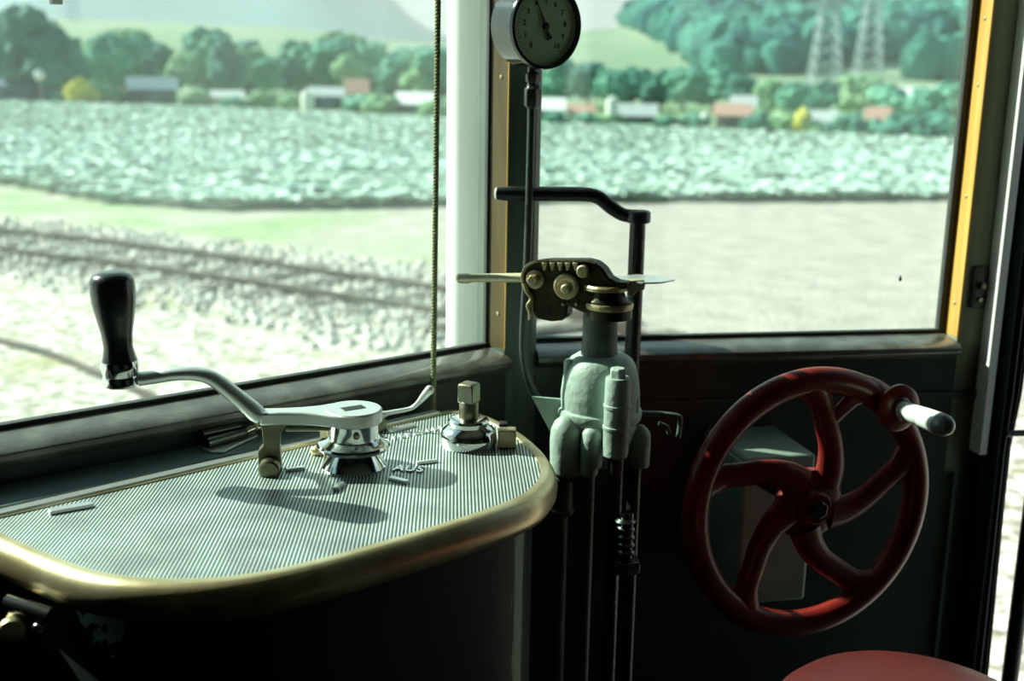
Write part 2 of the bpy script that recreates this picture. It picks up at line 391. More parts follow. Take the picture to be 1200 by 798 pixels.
# drop loops made by the inset at the tight corners
body_path = [p for i, p in enumerate(BODY) if min((p - q).length for q in OUT) > .0285]
def hit(x, y):
    d = ray(x, y); best = None; n = len(body_path)
    for i in range(n):
        a, b = body_path[i], body_path[(i + 1) % n]; e = b - a; den = d.x * e.y - d.y * e.x
        if abs(den) < 1e-12: continue
        t = ((a.x - CAM.x) * e.y - (a.y - CAM.y) * e.x) / den; u = ((a.x - CAM.x) * d.y - (a.y - CAM.y) * d.x) / den
        if t > 0 and 0 <= u <= 1 and (best is None or t < best): best = t
    return CAM + d * (best or .001)
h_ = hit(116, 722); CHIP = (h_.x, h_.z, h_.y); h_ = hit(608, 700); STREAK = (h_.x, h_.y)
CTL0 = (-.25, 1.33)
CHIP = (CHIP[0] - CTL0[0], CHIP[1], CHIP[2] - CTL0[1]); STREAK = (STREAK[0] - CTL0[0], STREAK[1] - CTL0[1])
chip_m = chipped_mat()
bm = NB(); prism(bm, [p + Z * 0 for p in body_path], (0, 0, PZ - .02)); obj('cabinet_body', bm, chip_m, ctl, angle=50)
bm = NB(); bp2 = inset(OUT, SG * .022); bp2 = [p for p in bp2 if min((p - q).length for q in OUT) > .0205]
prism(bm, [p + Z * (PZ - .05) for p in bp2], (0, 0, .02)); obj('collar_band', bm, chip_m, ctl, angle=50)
# marks on the top
def bar(p, q, w, h=.004, z=PZ, bm=None):
    bm = bm or NB(); p = V((p[0], p[1], z)); q = V((q[0], q[1], z)); d = (q - p); L = d.length; d.normalize(); n = V((-d.y, d.x, 0))
    obox(bm, p, d, n, Z, (0, -w / 2, 0), (L, w / 2, h)); return bm
def pz(x, y, z=PZ + .004): return at_z(x, y, z)
for a, b, w in (((335, 549), (357, 546), .007), ((488, 541), (512, 538), .006), ((457, 558), (478, 563), .008), ((393, 571), (401, 564), .008), ((455, 504), (485, 496), .010)):
    A_, B_ = pz(*a), pz(*b); obj('position_mark', bar(A_, B_, w), 'bright_metal', ctl, bevel=.0007)
A_, B_ = pz(57, 598), pz(108, 589)
obj('name_strip', bar(A_, B_, .013, .0045), 'bright_metal', ctl, bevel=.0008)
q0_, q1_ = B0 - bu * .69 + bv * .008, B0 - bu * .02 + bv * .008; obj('back_strip', bar(q0_, q1_, .015, .0045), 'bright_metal', ctl, bevel=.001)
# raised lettering: a row of worn slanted strokes, and the word AUS
A_, B_ = pz(462, 511), pz(528, 497); d = (B_ - A_); L = d.length; d.normalize(); nn = V((-d.y, d.x, 0))
bm = NB()
for i in range(9):
    s = L * i / 8.5; c = A_ + d * s
    bar(c - nn * .006 - d * .002, c + nn * .006 + d * .0015, .0022, .003, bm=bm)
    if i % 2 == 0: bar(c + nn * .005, c + nn * .005 + d * .0055, .0018, .003, bm=bm)
    if i in (1, 3, 4, 7): bar(c - nn * .005, c - nn * .005 + d * .0055, .0018, .003, bm=bm)
    if i in (2, 5, 6): bar(c, c + d * .005, .0018, .003, bm=bm)
obj('raised_lettering', bm, 'bright_metal', ctl)
def text_obj(name, s, size, ext, M, m, parent, sx=1.):
    cu = bpy.data.curves.new(name, 'FONT'); cu.body = s; cu.size = size; cu.extrude = ext; cu.align_x = 'CENTER'; cu.align_y = 'CENTER'; cu.space_character = 1.08; cu.resolution_u = 3
    cu.offset = size * .02
    tmp = bpy.data.objects.new('tmp', cu); COL.objects.link(tmp); bpy.context.view_layer.update()
    me = bpy.data.meshes.new_from_object(tmp); bpy.data.objects.remove(tmp)
    bm = NB(); bm.from_mesh(me); bmesh.ops.transform(bm, matrix=M @ Matrix.Diagonal((sx, 1, 1, 1)), verts=bm.verts)
    return obj(name, bm, m, parent, smooth=False)
a_, b_ = pz(461, 547), pz(497, 549); c_ = pz(479, 547.0)
dx = (b_ - a_).normalized(); dy = V((-dx.y, dx.x, 0))
M = Matrix((dx, dy, Z)).transposed().to_4x4(); M.translation = V((c_.x, c_.y, PZ + .0012))
text_obj('lettering', 'AUS', .030, .0008, M, 'bright_metal', ctl, sx=(b_ - a_).length / .058)
# hooks on the cabinet's front left: hinged clasp with brass knob
ck = ctl
bm = NB(); A_ = at_y(8, 706, 1.09); B_ = at_y(60, 722, 1.075); tube(bm, [A_, A_.lerp(B_, .5), B_], .009, 14); obj('hinge_tube', bm, 'black_wood', ck)
bm = NB(); P = at_y(45, 736, 1.07); ball(bm, P, .007, seg=14); obj('hinge_stud', bm, 'chrome', ck)
bm = NB(); P = at_y(16, 733, 1.085); lathe(bm, P, V((.3, -1, .1)), [(-.02, .010), (.008, .010), (.010, .014), (.016, .0145), (.020, .012), (.022, .006)], 24); obj('knob', bm, 'brass', ck)

# ---- master crank
H = at_z(415, 547, PZ); HT = PZ + .080
crk = thing('controller_crank', 'polished steel controller crank with black wooden grip on the ribbed top', 'crank', (H.x, H.y, PZ))
foot = at_z(316, 550, PZ)
cd = V((foot.x - H.x, foot.y - H.y, 0)).normalized(); cs = V((-cd.y, cd.x, 0))
bm = NB(); lathe(bm, H, Z, [(0, .041), (.003, .042), (.006, .040), (.022, .030), (.026, .030)], 48); obj('flared_base', bm, 'chrome', crk)
bm = NB(); lathe(bm, H, Z, [(.0255, .040), (.027, .046), (.031, .0475), (.034, .046), (.037, .038), (.040, .034)], 48); obj('collar', bm, 'chrome', crk)
bm = NB(); lathe(bm, H, Z, [(.039, .032), (.060, .032), (.063, .034), (.0645, .0345)], 48); s_ = obj('hub', bm, 'chrome', crk)
vd = (V((CAM.x, CAM.y, 0)) - V((H.x, H.y, 0))).normalized()
bm = NB(); lathe(bm, H + Z * .052 + (vd + V((.12, 0, 0))).normalized() * .030, vd, [(0, .0045), (.003, .0045), (.004, .003)], 16); obj('set_screw', bm, 'aged_steel', crk)
# arm: head ring + bar with foot
bm = NB()
lathe(bm, H, Z, [(.062, .036), (.0635, .0375), (.078, .0375), (.080, .0355)], 48)
obj('crank_head', bm, 'satin_steel', crk, angle=40)
bm = NB(); obox(bm, H + Z * .0795, (cd * .9 + cs * .4).normalized(), (cs * .9 - cd * .4).normalized(), Z, (-.015, -.008, 0), (.015, .008, .0012)); obj('socket', bm, 'ink', crk, bevel=.001)
n_pl = cs
def on(x, y): return at_pl(x, y, V((H.x, H.y, 0)), n_pl)       # a point in the crank's own vertical plane
bm = NB(); tp = []; fw = [(.0, .0375), (.012, .036), (.028, .029), (.045, .020), (.065, .015), (.09, .0125), (.118, .0125)]
z_ = PZ + .0795
for a, b in fw: tp.append(H * 1 + cd * a + cs * b)
for a, b in fw[::-1]: tp.append(H * 1 + cd * a - cs * b)
prism(bm, [V((p.x, p.y, z_)) for p in tp], (0, 0, -.017)); obj('arm_web', bm, 'satin_steel', crk, bevel=.003)
pts = [on(306, 489), on(300, 484), on(292, 477), on(275, 463), on(250, 444), on(230, 438), on(205, 438), on(180, 442), on(163, 444)]
path = spline(pts, 6)
bm = NB(); tube(bm, path, [.0095, .0115, .0115, .0105, .0100, .0092, .0088, .0085, .0085, .0090], 18, squash=1.25, hint=cs)
obj('arm', bm, 'satin_steel', crk)
bm = NB(); fx = on(318, 495); fl = on(317, 551)
prism(bm, [on(299, 486) - cs * .008, on(341, 492) - cs * .008, on(329, 507) - cs * .008, on(329, 524) - cs * .008, on(331, 551) - cs * .008, on(303, 551) - cs * .008, on(303, 527) - cs * .008, on(309, 520) - cs * .008, on(307, 500) - cs * .008], cs * .016)
obj('support_foot', bm, 'aged_steel', crk, bevel=.0015)
bm = NB(); lathe(bm, on(317, 544) - cs * -.008, -cs if cs.y > 0 else cs, [(-.001, .0135), (.019, .0135), (.021, .011)], 28); obj('foot_disc', bm, 'aged_steel', crk)
bm = NB(); tube(bm, [on(335, 500), on(390, 500)], .0075, 10, squash=.8); obj('web_bar', bm, 'aged_steel', crk)
kb = on(143, 452); kt = on(131, 330); kax = (kt - kb + V((0, 0, 0))).normalized(); kL = (on(129.5, 318) - kb).length
bm = NB(); lathe(bm, kb, kax, [(0, .019), (.002, .022), (.012, .0225), (.014, .0215), (.020, .0225), (.030, .0235), (.033, .0225)], 32); obj('ferrule', bm, 'chrome', crk)
bm = NB(); g0 = .032; gl = kL - g0
pr = [(0, .0215), (.06, .0195), (.16, .0175), (.30, .0185), (.48, .0225), (.66, .0262), (.80, .0272), (.90, .0262), (.96, .0225), (.99, .016), (1.0, .008)]
lathe(bm, kb, kax, [(g0 + gl * a, b) for a, b in pr], 32); obj('grip', bm, 'black_wood', crk, angle=60)
# small brass pawl beside the crank base
bm = NB(); P = at_z(372, 533, PZ); ball(bm, P + Z * .006, .008, (1.2, .9, .9), 14); lathe(bm, P + V((.012, .02, 0)), Z, [(0, .012), (.045, .012), (.048, .008)], 6); obj('pawl', bm, 'brass', crk)

# ---- reverser spindle
Rv = at_z(549, 521, PZ)
rvt = thing('reverser_spindle', 'short chromed spindle with bare square end right of the crank', 'spindle', (Rv.x, Rv.y, PZ))
bm = NB(); lathe(bm, Rv, Z, [(0, .038), (.004, .0395), (.016, .0395), (.023, .036), (.028, .029), (.029, .0275), (.035, .0285), (.038, .0265), (.040, .020), (.040, .012)], 48); obj('bell_base', bm, 'chrome', rvt)
bm = NB(); lathe(bm, Rv, Z, [(.038, .0135), (.062, .0135), (.0635, .0125)], 32); obj('shaft', bm, 'aged_steel', rvt)
bm = NB(); lathe(bm, Rv, Z, [(.062, .0168), (.087, .0165), (.0895, .0135)], 4, phase=radians(18)); obj('square_end', bm, 'aged_steel', rvt, bevel=.0028, seg=3)
# brass index block
P = at_z(594, 526, PZ)
t = thing('index_block', 'little brass block standing at the right end of the ribbed top', 'block', (P.x, P.y, PZ))
bm = NB(); obox(bm, P, X, Y, Z, (-.0125, 0, 0), (.0125, .022, .026)); obj('body', bm, 'dull_brass', t, bevel=.002)
bm = NB(); obox(bm, P + V((-.006, .018, .02)), X, Y, Z, (-.006, 0, 0), (.006, .018, .010)); obj('catch', bm, 'black_iron', t, bevel=.002)

bm = NB(); a0, a1 = C0 + L1 * .36 - N1 * .049, C0 + L1 * 1.7 - N1 * .049; b1, b0 = B0 - bu * .92 - bv * .006, B0 - bu * .17 - bv * .006
prism(bm, [V((p.x, p.y, 1.028)) for p in (a0, a1, b1, b0)], (0, 0, .026)); tag(obj('shelf', bm, 'shelf_paint', bevel=.002), 'dull blue-green ledge under the windscreen behind the ribbed controller top', 'shelf')

# ---- small chrome lever behind the crank
P = at_z(447, 489, 1.068)
t = thing('small_lever', 'thin polished lever with upturned bulb end behind the crank hub', 'lever', (P.x, P.y, 1.052))
def ly(x, y): return at_y(x, y, P.y)
bm = NB(); lathe(bm, V((P.x - .012, P.y, 1.052)), Z, [(0, .020), (.010, .020), (.016, .014), (.022, .007)], 24); obj('boss', bm, 'aged_steel', t)
bm = NB(); tube(bm, spline([ly(440, 489), ly(455, 484), ly(480, 479), ly(489, 473), ly(497, 464), ly(503, 457)], 6), [.009, .0035, .003, .0035, .0055, .0065], 14)
ball(bm, ly(503.5, 457), .0068, seg=14); obj('lever_rod', bm, 'satin_steel', t)

# ---- coupling keys lying on the shelf
t0 = at_z(258, 510, 1.066)
t = thing('square_key', 'pair of black tubular keys with a steel ring lying on the ledge', 'key', (t0.x, t0.y, 1.055))
def lz(x, y, z=1.045): return at_z(x, y, z)
bm = NB(); tube(bm, [lz(236, 509, 1.073), lz(280, 499, 1.073)], .0068, 16); obj('upper_tube', bm, 'dark_steel', t)
bm = NB(); tube(bm, [lz(242, 519, 1.066), lz(288, 506, 1.066)], .0072, 16); obj('lower_tube', bm, 'dark_steel', t)
bm = NB(); c = lz(289, 496, 1.077); bmesh.ops.create_circle(bm, segments=4, radius=.001); bm.clear()
tube(bm, [c + V((cos(a) * .014, 0, sin(a) * .014)) for a in [2 * pi * i / 24 for i in range(24)]], .003, 10, closed=True); obj('ring', bm, 'dull_brass', t)
bm = NB(); tube(bm, spline([lz(288, 506, 1.068), lz(295, 502, 1.070), lz(306, 500, 1.070)], 5), [.004, .006, .004], 12); obj('link', bm, 'chrome', t)
P = lz(262, 525, 1.032)
bm = NB(); prism(bm, [lz(237, 527, 1.0548), lz(247, 531, 1.0548), lz(262, 531, 1.0548), lz(280, 522, 1.0548), lz(302, 512, 1.0548), lz(296, 507, 1.0548), lz(270, 515, 1.0548), lz(250, 523, 1.0548)], (0, 0, .003))
tag(obj('scraper', bm, 'satin_steel', bevel=.0008), 'flat leaf-shaped steel blade lying on the ledge below the black keys', 'blade')

# ---- bell rope
rp0 = V((-.118, 1.70, 0)); bm = NB(); n = 340; rings = []
rtop = at_y(514, -60, 1.70); rbot = at_y(507.5, 482, 1.70); ax = (rtop - rbot).normalized()
length = 1.35; base = rbot - ax * .14
for i in range(n * 2 + 1):
    h = length * i / (2 * n); tw = h * 420; ring = []
    for j in range(18):
        a = 2 * pi * j / 18; r = .0043 * (1 + .09 * cos(3 * a)); ring.append(bm.verts.new(base + ax * h + V((cos(a + tw), sin(a + tw), 0)) * r))
    rings.append(ring)
for A, Bq in zip(rings, rings[1:]):
    for j in range(18): bm.faces.new((A[j], A[(j + 1) % 18], Bq[(j + 1) % 18], Bq[j]))
bm.faces.new(rings[0][::-1]); bm.faces.new(rings[-1])
tag(obj('bell_rope', bm, 'rope'), 'thin olive twisted rope hanging straight down in front of the windscreen', 'rope')

# ================================================================== PRESSURE GAUGE AND PIPE
gn = V((sin(radians(33)), -cos(radians(33)), -.05)).normalized()
gc = at_y(640.5, 31, 1.72)
gt = thing('pressure_gauge', 'round air pressure gauge with greenish dial hanging on the corner pillar', 'gauge', gc - Z * .09)
bm = NB(); lathe(bm, gc, gn, [(-.062, .030), (-.062, .056), (-.058, .060), (-.010, .060), (-.008, .062), (-.002, .0625), (.002, .061), (.002, .0565), (-.004, .0555), (-.008, .0555), (-.008, .001)], 64, cap=False); obj('case', bm, 'gauge_case', gt)
bm = NB(); lathe(bm, gc, gn, [(-.0055, .0555), (-.0045, .0555)], 64); dial = obj('dial', bm, 'gauge_face', gt)
bm = NB(); lathe(bm, gc, gn, [(-.0625, .004), (-.0625, .0555), (-.061, .0555)], 48); obj('back_plate', bm, 'gauge_case', gt)
gx = Z.cross(-gn).normalized() * -1
gx = V((-gn.y, gn.x, 0)).normalized(); gy = gn.cross(gx)
if gy.z < 0: gy = -gy
def dialM(a, r, rot=0, off=-.0043):
    c = gc + gn * off + gx * sin(a) * r + gy * cos(a) * r
    M = Matrix((gx * cos(rot) - gy * sin(rot), gx * sin(rot) + gy * cos(rot), gn)).transposed().to_4x4(); M.translation = c; return M
bm = NB()
for i in range(41):
    a = radians(-140 + 280 * i / 40); l_ = .006 if i % 4 == 0 else .003; d_ = gx * sin(a) + gy * cos(a)
    obox(bm, gc + gn * -.0045, d_, gn, d_.cross(gn), (.049 - l_, 0, -.0004), (.049, .0004, .0004))
obj('scale_ticks', bm, 'ink', dial, smooth=False)
for i in range(11):
    a = radians(-140 + 28 * i); text_obj('numeral', str(i), .0105, .0002, dialM(a, .036), 'ink', dial)
na = radians(-26)
bm = NB(); nd = gx * sin(na) + gy * cos(na); npx = nd.cross(gn)
q0 = gc + gn * -.0025
prism(bm, [q0 + nd * .045, q0 + npx * .0018 + nd * .004, q0 + npx * .0024 - nd * .012, q0 + npx * .0052 - nd * .020, q0 - npx * .0052 - nd * .020, q0 - npx * .0024 - nd * .012, q0 - npx * .0018 + nd * .004], gn * .0008)
lathe(bm, q0, gn, [(0, .006), (.002, .006), (.003, .004)], 20); obj('needle', bm, 'ink', gt)
bm = NB(); lathe(bm, gc + gn * .0005, gn, [(0, .0560), (.001, .0560)], 48)
glass_mat('gauge_glass', .02); obj('cover_glass', bm, 'gauge_glass', gt)
gy0 = 1.745
u1 = at_y(622, 76, gy0)
bm = NB(); lathe(bm, at_y(624, 128, gy0), Z, [(0, .008), (.004, .012), (.006, .0135), (.030, .0135), (.032, .011), (.038, .009), (.042, .012), (.052, .012), (.054, .009), (.085, .009)], 6, phase=.3); obj('union_nut', bm, 'black_iron', gt, bevel=.001)
bm = NB(); pp = [at_y(623, 118, gy0), at_y(621, 200, gy0), at_y(618, 300, gy0), at_y(614, 370, gy0), at_y(613, 410, gy0), at_y(618, 440, gy0), at_y(630, 468, 1.76), at_y(650, 500, 1.80)]
tube(bm, spline(pp, 8), [.0062] * 6 + [.0075, .0075], 14); obj('air_pipe', bm, 'dark_pipe', gt)

# ================================================================== DRIVER'S BRAKE VALVE
VY = 1.64
def vy(x, y, o=0.): return at_y(x, y, VY + o)
def sc(px, o=0.): return px / 748 * (VY + o) / 1.72
vc = vy(704, 470)
vt = thing('brake_valve', 'grey cast air brake valve on pipes with brass toothed head and handle', 'valve', (vc.x, vc.y, 0))
def vert(x, o, prof, m, name, n=32, parent=vt, **k):
    """prof: (photo y, radius px) stacked on a vertical axis through x at the first height"""
    b = vy(x, prof[0][0], o); pr = []
    for y_, r_ in prof: pr.append((vy(x, y_, o).z - b.z, sc(r_, o)))
    if pr[-1][0] < 0: pr = pr[::-1]; b = V((b.x, b.y, b.z + pr[0][0])); z0 = pr[0][0]; pr = [(h - z0, r) for h, r in pr]
    bm = NB(); lathe(bm, b, Z, pr, n, phase=k.get('phase', 0)); return obj(name, bm, m, parent, bevel=k.get('bevel', 0))
vert(702, 0, [(425, 24), (415, 22), (405, 20.5), (362, 20)], 'grey_pipe', 'neck')
vert(702, 0, [(500, 44), (492, 45), (488, 49), (482, 50), (478, 49), (476, 46), (460, 46.5), (446, 45), (434, 42.5), (426, 40), (420, 36), (416, 30), (414, 20), (412, 18)], 'grey_casting', 'bonnet', 48)
vert(702, 0, [(540, 30), (520, 38), (505, 42), (498, 44)], 'grey_casting', 'valve_body', 40)
# teardrop boss + bolt lugs on bonnet
for x_, y_, o_ in ((667, 424, -.01), (742, 468, -.02)):
    vert(x_, o_, [(y_ + 26, 7), (y_, 7), (y_ - 3, 5)], 'grey_casting', 'lug', 20)
# lobes (pipe elbows)
vert(663, -.035, [(554, 17), (552, 19), (515, 20), (503, 19), (494, 15), (488, 8), (486, 3)], 'grey_casting', 'left_elbow', 28)
vert(693, -.055, [(546, 12), (544, 13), (518, 13.5), (508, 12.5), (502, 9), (499, 3)], 'grey_casting', 'middle_elbow', 28)
vert(749, -.01, [(546, 11), (544, 12), (518, 12.5), (508, 12), (502, 8), (498, 3)], 'grey_casting', 'right_elbow', 28)
vert(721, -.075, [(535, 13), (533, 15), (503, 15.5), (502, 16.5), (499, 16.5), (498, 15.5), (478, 15.5), (477, 16.5), (474, 16.5), (473, 15.5), (444, 15), (442, 14)], 'grey_casting', 'plug_cylinder', 32)
vert(724, -.075, [(443, 10), (433, 10), (431, 8)], 'grey_casting', 'hex_cap', 6, bevel=.001)
# webs joining the elbows to the body
bm = NB(); ball(bm, vy(674, 508, .0), .028, (1, 1, .8)); ball(bm, vy(706, 520, -.02), .032, (1.1, .9, .8)); ball(bm, vy(736, 516, .0), .022, (1, 1, 1)); obj('casting_web', bm, 'grey_casting', vt)
# unions and pipes below
vert(659, -.035, [(602, 12), (600, 14), (597, 14), (595, 12), (562, 12), (561, 8), (553, 8)], 'grey_pipe', 'union', 24)
vert(690, -.055, [(556, 10), (553, 11), (544, 10)], 'grey_casting', 'union', 24)
for x_, o_, r_, y0_ in ((657, -.035, 9, 600), (690, -.055, 7.5, 552), (744, -.01, 8, 544), (722, -.075, 9, 533)):
    b = vy(x_, y0_, o_); bm = NB(); lathe(bm, V((b.x, b.y, 0)), Z, [(0, sc(r_)), (b.z, sc(r_))], 20); obj('pipe', bm, 'grey_pipe' if x_ < 700 else 'black_iron', vt)
vert(733, -.09, [(612, 12), (610, 13), (607, 9)], 'dark_steel', 'gland_nut', 24)
for y0_ in (622, 631, 640, 649): vert(733, -.09, [(y0_, 9), (y0_ - 2, 11.5), (y0_ - 4, 11.5), (y0_ - 6, 9)], 'dark_steel', 'thread_ring', 24)
vert(733, -.09, [(655, 8), (600, 8)], 'dark_steel', 'spindle', 20)
vert(733, -.09, [(672, 12), (668, 18), (660, 19), (655, 17)], 'dark_steel', 'gland_nut', 6, bevel=.001)
# support bracket to wall
bm = NB(); prism(bm, [vy(623, 465, .0), vy(660, 468, .0), vy(660, 525, .0), vy(648, 512, .0)], (0, .006, 0)); obj('bracket', bm, 'grey_casting', vt, bevel=.001)
# right hook
bm = NB(); tube(bm, spline([vy(750, 484, .03), vy(775, 485, .03), vy(795, 488, .03), vy(797, 495, .03), vy(795, 512, .03)], 5), .005, 10, squash=.8); tube(bm, spline([vy(772, 496, .03), vy(781, 500, .03), vy(784, 508, .03)], 4), .0035, 8); obj('hook', bm, 'grey_pipe', vt)
# brass head
hd = vt
vert(714, -.02, [(372, 26), (362, 26), (360, 24), (352, 24)], 'dark_bronze', 'head_base', 40)
vert(714, -.02, [(361, 27), (357, 28), (354, 27)], 'dull_brass', 'lower_ring', 40)
vert(712, -.02, [(352, 24), (340, 18), (334, 18)], 'dark_bronze', 'head_cone', 40)
vert(710, -.02, [(339, 25), (335, 25.5), (333, 24)], 'dull_brass', 'upper_ring', 40)
nh = V((-.367, -.93, 0)).normalized(); hP0 = vy(700, 330)
def hp_(x, y, o=0.): return at_pl(x, y, hP0 + nh * -o, nh)
PO = [(613, 334), (612, 322), (617, 312), (627, 306.5), (640, 305), (686, 305), (697, 308), (706, 315), (713, 326), (722, 331), (735, 331), (735, 338), (712, 345), (700, 352), (690, 368), (681, 366), (664, 358), (664, 371), (658, 376), (645, 377), (629, 374), (623, 366), (622, 350)]
bm = NB(); prism(bm, [hp_(x, y, -.03) for x, y in PO], nh * -.03); plate = obj('toothed_housing', bm, 'dark_bronze', vt, bevel=.003)
bm = NB(); tube(bm, spline([hp_(x, y, -.032) for x, y in ((613, 334), (612, 322), (617, 312), (627, 307), (640, 305.5), (686, 305.5), (697, 308))], 5), .0022, 8); obj('housing_edge', bm, 'dull_brass', plate)
for i in range(5):
    bm = NB(); x_ = 638 + i * 9; prism(bm, [hp_(x_ - 3.2, 308, -.038), hp_(x_ + 3.2, 308, -.038), hp_(x_ + 1.2, 317, -.038), hp_(x_ - 1.2, 317, -.038)], nh * -.01); obj('tooth', bm, 'dull_brass', plate, bevel=.0006)
def studs(x, y, pr, n=24, ph=0, m='dull_brass', name='bolt'):
    bm = NB(); lathe(bm, hp_(x, y, -.028), nh, [(a, sc(b)) for a, b in pr], n, phase=ph); return obj(name, bm, m, plate, bevel=.0008)
studs(628, 327, [(0, 11), (.006, 11), (.007, 9)], name='washer', m='dull_brass'); studs(628, 327, [(.006, 7.5), (.014, 7), (.016, 6)], 6)
studs(665, 335, [(0, 15), (.008, 15), (.010, 13), (.010, 9), (.007, 9)], 32, name='washer', m='dull_brass'); studs(666, 337, [(.006, 5.5), (.015, 5.5), (.017, 4)], 16)
studs(685, 317, [(0, 7.5), (.010, 7.5), (.012, 6)], 20)
studs(661, 356, [(.0, 2.2), (.006, 2)], 10); studs(676, 356, [(0, 2.4), (.006, 2)], 10)
bm = NB(); tube(bm, spline([hp_(614, 332, -.035), hp_(618, 342, -.035), hp_(623, 350, -.035), hp_(619, 358, -.035), hp_(621, 366, -.035), hp_(620, 375, -.035)], 5), [.0028, .004, .003, .004, .003, .0015], 10); obj('wavy_spring', bm, 'dull_brass', plate)
bm = NB(); tube(bm, [hp_(618, 325.5, -.02), hp_(580, 325.5, -.025), hp_(553, 326, -.028), hp_(549, 326, -.028), hp_(538, 326, -.029), hp_(535.5, 326, -.029)], [.0075, .0068, .0062, .0082, .0078, .005], 16); obj('brass_handle', bm, 'pale_brass', vt)
bm = NB(); prism(bm, [vy(733, 329, -.03), vy(754, 328, -.03), vy(757, 332, -.03), vy(755, 340, -.03), vy(747, 341, -.03), vy(741, 348, -.03), vy(737, 346, -.03)], (0, .016, 0)); obj('end_stop', bm, 'pale_brass', vt, bevel=.0015)
bm = NB(); P0 = vy(722, 327, .0)
pp = [vy(722, 328, 0), vy(745, 324, -.03), vy(770, 325.5, -.03), vy(790, 329.5, -.01), vy(770, 331, .02), vy(745, 330, .02)]
prism(bm, [V((p.x, p.y, P0.z + (p.x - P0.x) * -.02)) for p in [vy(722, 328, 0) + V((0, -.012, 0)), vy(750, 328, 0) + V((0, -.036, 0)), vy(772, 328, 0) + V((0, -.026, 0)), vy(791, 328, 0), vy(772, 328, 0) + V((0, .026, 0)), vy(750, 328, 0) + V((0, .036, 0)), vy(722, 328, 0) + V((0, .012, 0))]], (0, 0, .0025))
obj('pointer_blade', bm, 'satin_steel', vt, bevel=.0005)

# ---- black cranked lever on its tall rod
LY = 1.76
def l_(x, y): return at_y(x, y, LY)
b = l_(745, 300)
t = thing('cranked_lever', 'black iron cranked lever on a tall rod in front of the side window', 'lever', (b.x, LY, 0))
bm = NB(); top = l_(748, 252); lathe(bm, V((b.x + .001, LY, 0)), Z, [(0, .0125), (top.z - .03, .0125), (top.z, .012)], 20); obj('rod', bm, 'black_iron', t)
bm = NB(); tube(bm, spline([l_(582, 226.5), l_(600, 227), l_(650, 227.5), l_(686, 228), l_(702, 232), l_(716, 243), l_(730, 251.5), l_(745, 253.5), l_(758, 253)], 6), [.0095, .0115, .0115, .0115, .011, .0108, .0105, .0105, .009], 18); obj('lever_arm', bm, 'black_iron', t)
bm = NB(); lathe(bm, V((top.x, LY, top.z - .012)), Z, [(0, .017), (.002, .0195), (.016, .0195), (.019, .016)], 24); obj('boss', bm, 'black_iron', t)
bm = NB(); e0 = l_(581.5, 226.5); lathe(bm, e0 + X * .002, -X, [(0, .0096), (.003, .0088), (.005, .005)], 18); obj('worn_end', bm, 'satin_steel', t)

# ================================================================== HAND BRAKE WHEEL
wn_ = V((sin(radians(161.3)) * cos(radians(1.9)), cos(radians(161.3)) * cos(radians(1.9)), sin(radians(1.9)))).normalized()
WK = 1.0625
wc = CAM + (V((.4224, 1.508, .9707)) - CAM) * WK
wx = V((-wn_.y, wn_.x, 0)).normalized(); wy = wn_.cross(wx).normalized()
if wy.z < 0: wy = -wy
wx = wy.cross(wn_).normalized()
if wx.x < 0: wx = -wx
def W(r, a, o=0.): a = radians(a); r *= WK; o *= WK; return wc + wx * (r * cos(a)) + wy * (r * sin(a)) + wn_ * o
wt = thing('hand_brake_wheel', 'red cast iron hand brake wheel with five curved spokes and white grip', 'wheel', (wc.x, wc.y, wc.z))
RR = .179
bm = NB(); tube(bm, [W(RR, 360 * i / 96) for i in range(96)], .0205, 18, closed=True, hint=wn_, squash=.85); obj('rim', bm, 'red_paint', wt)
bm = NB(); lathe(bm, wc, wn_, [(-.035, .024), (-.032, .028), (-.014, .052), (-.006, .056), (.004, .054), (.009, .044), (.012, .028), (.020, .026), (.024, .022)], 40); obj('hub', bm, 'red_paint', wt)
bm = NB(); lathe(bm, wc, wn_, [(.020, .016), (.030, .015), (.032, .012)], 6, phase=.4); obj('hub_nut', bm, 'black_iron', wt, bevel=.001)
for a0 in (19, 91, 163, 235, 307):
    ctl_pts = [(.035, -44, .0), (.060, -32, .0), (.090, -20, .0), (.120, -10, 0), (.150, -4, 0), (.172, 1, 0)]
    bm = NB(); tube(bm, spline([W(r, a0 + a, o) for r, a, o in ctl_pts], 6), [.0275, .023, .0195, .0185, .0195, .026], 16, squash=.6, hint=wn_)
    obj('spoke', bm, 'red_paint', wt)
bm = NB(); tube(bm, spline([W(.115, 80), W(.140, 72), W(.162, 67), W(.176, 63)], 6), [.011, .0115, .0135, .020], 14, squash=.6, hint=wn_); obj('spoke_fork', bm, 'red_paint', wt)
bm = NB(); tube(bm, spline([W(.181, a) for a in (74, 66, 58, 50, 42, 34)], 5), [.0163, .0185, .022, .023, .020, .0163], 18, hint=wn_, squash=.75); obj('rim_boss', bm, 'red_paint', wt)
hp = W(.181, 49.5)
def SK(pr): return [(a * WK, b * WK) for a, b in pr]
bm = NB(); lathe(bm, hp, wn_, SK([(.0, .020), (.018, .019), (.020, .030), (.024, .0335), (.029, .0335), (.032, .030), (.034, .017), (.038, .0135)]), 32); obj('red_collar', bm, 'red_paint', wt)
bm = NB(); lathe(bm, hp, wn_, SK([(.034, .0128), (.062, .0134), (.078, .0142), (.0795, .0134), (.081, .0146), (.114, .0155)]), 28); gw = obj('white_grip', bm, 'white_grip', wt)
bm = NB(); lathe(bm, hp, wn_, SK([(.114, .0155), (.123, .0150), (.130, .0120), (.134, .007), (.1355, .001)]), 28); obj('grip_cap', bm, 'grip_end', wt)
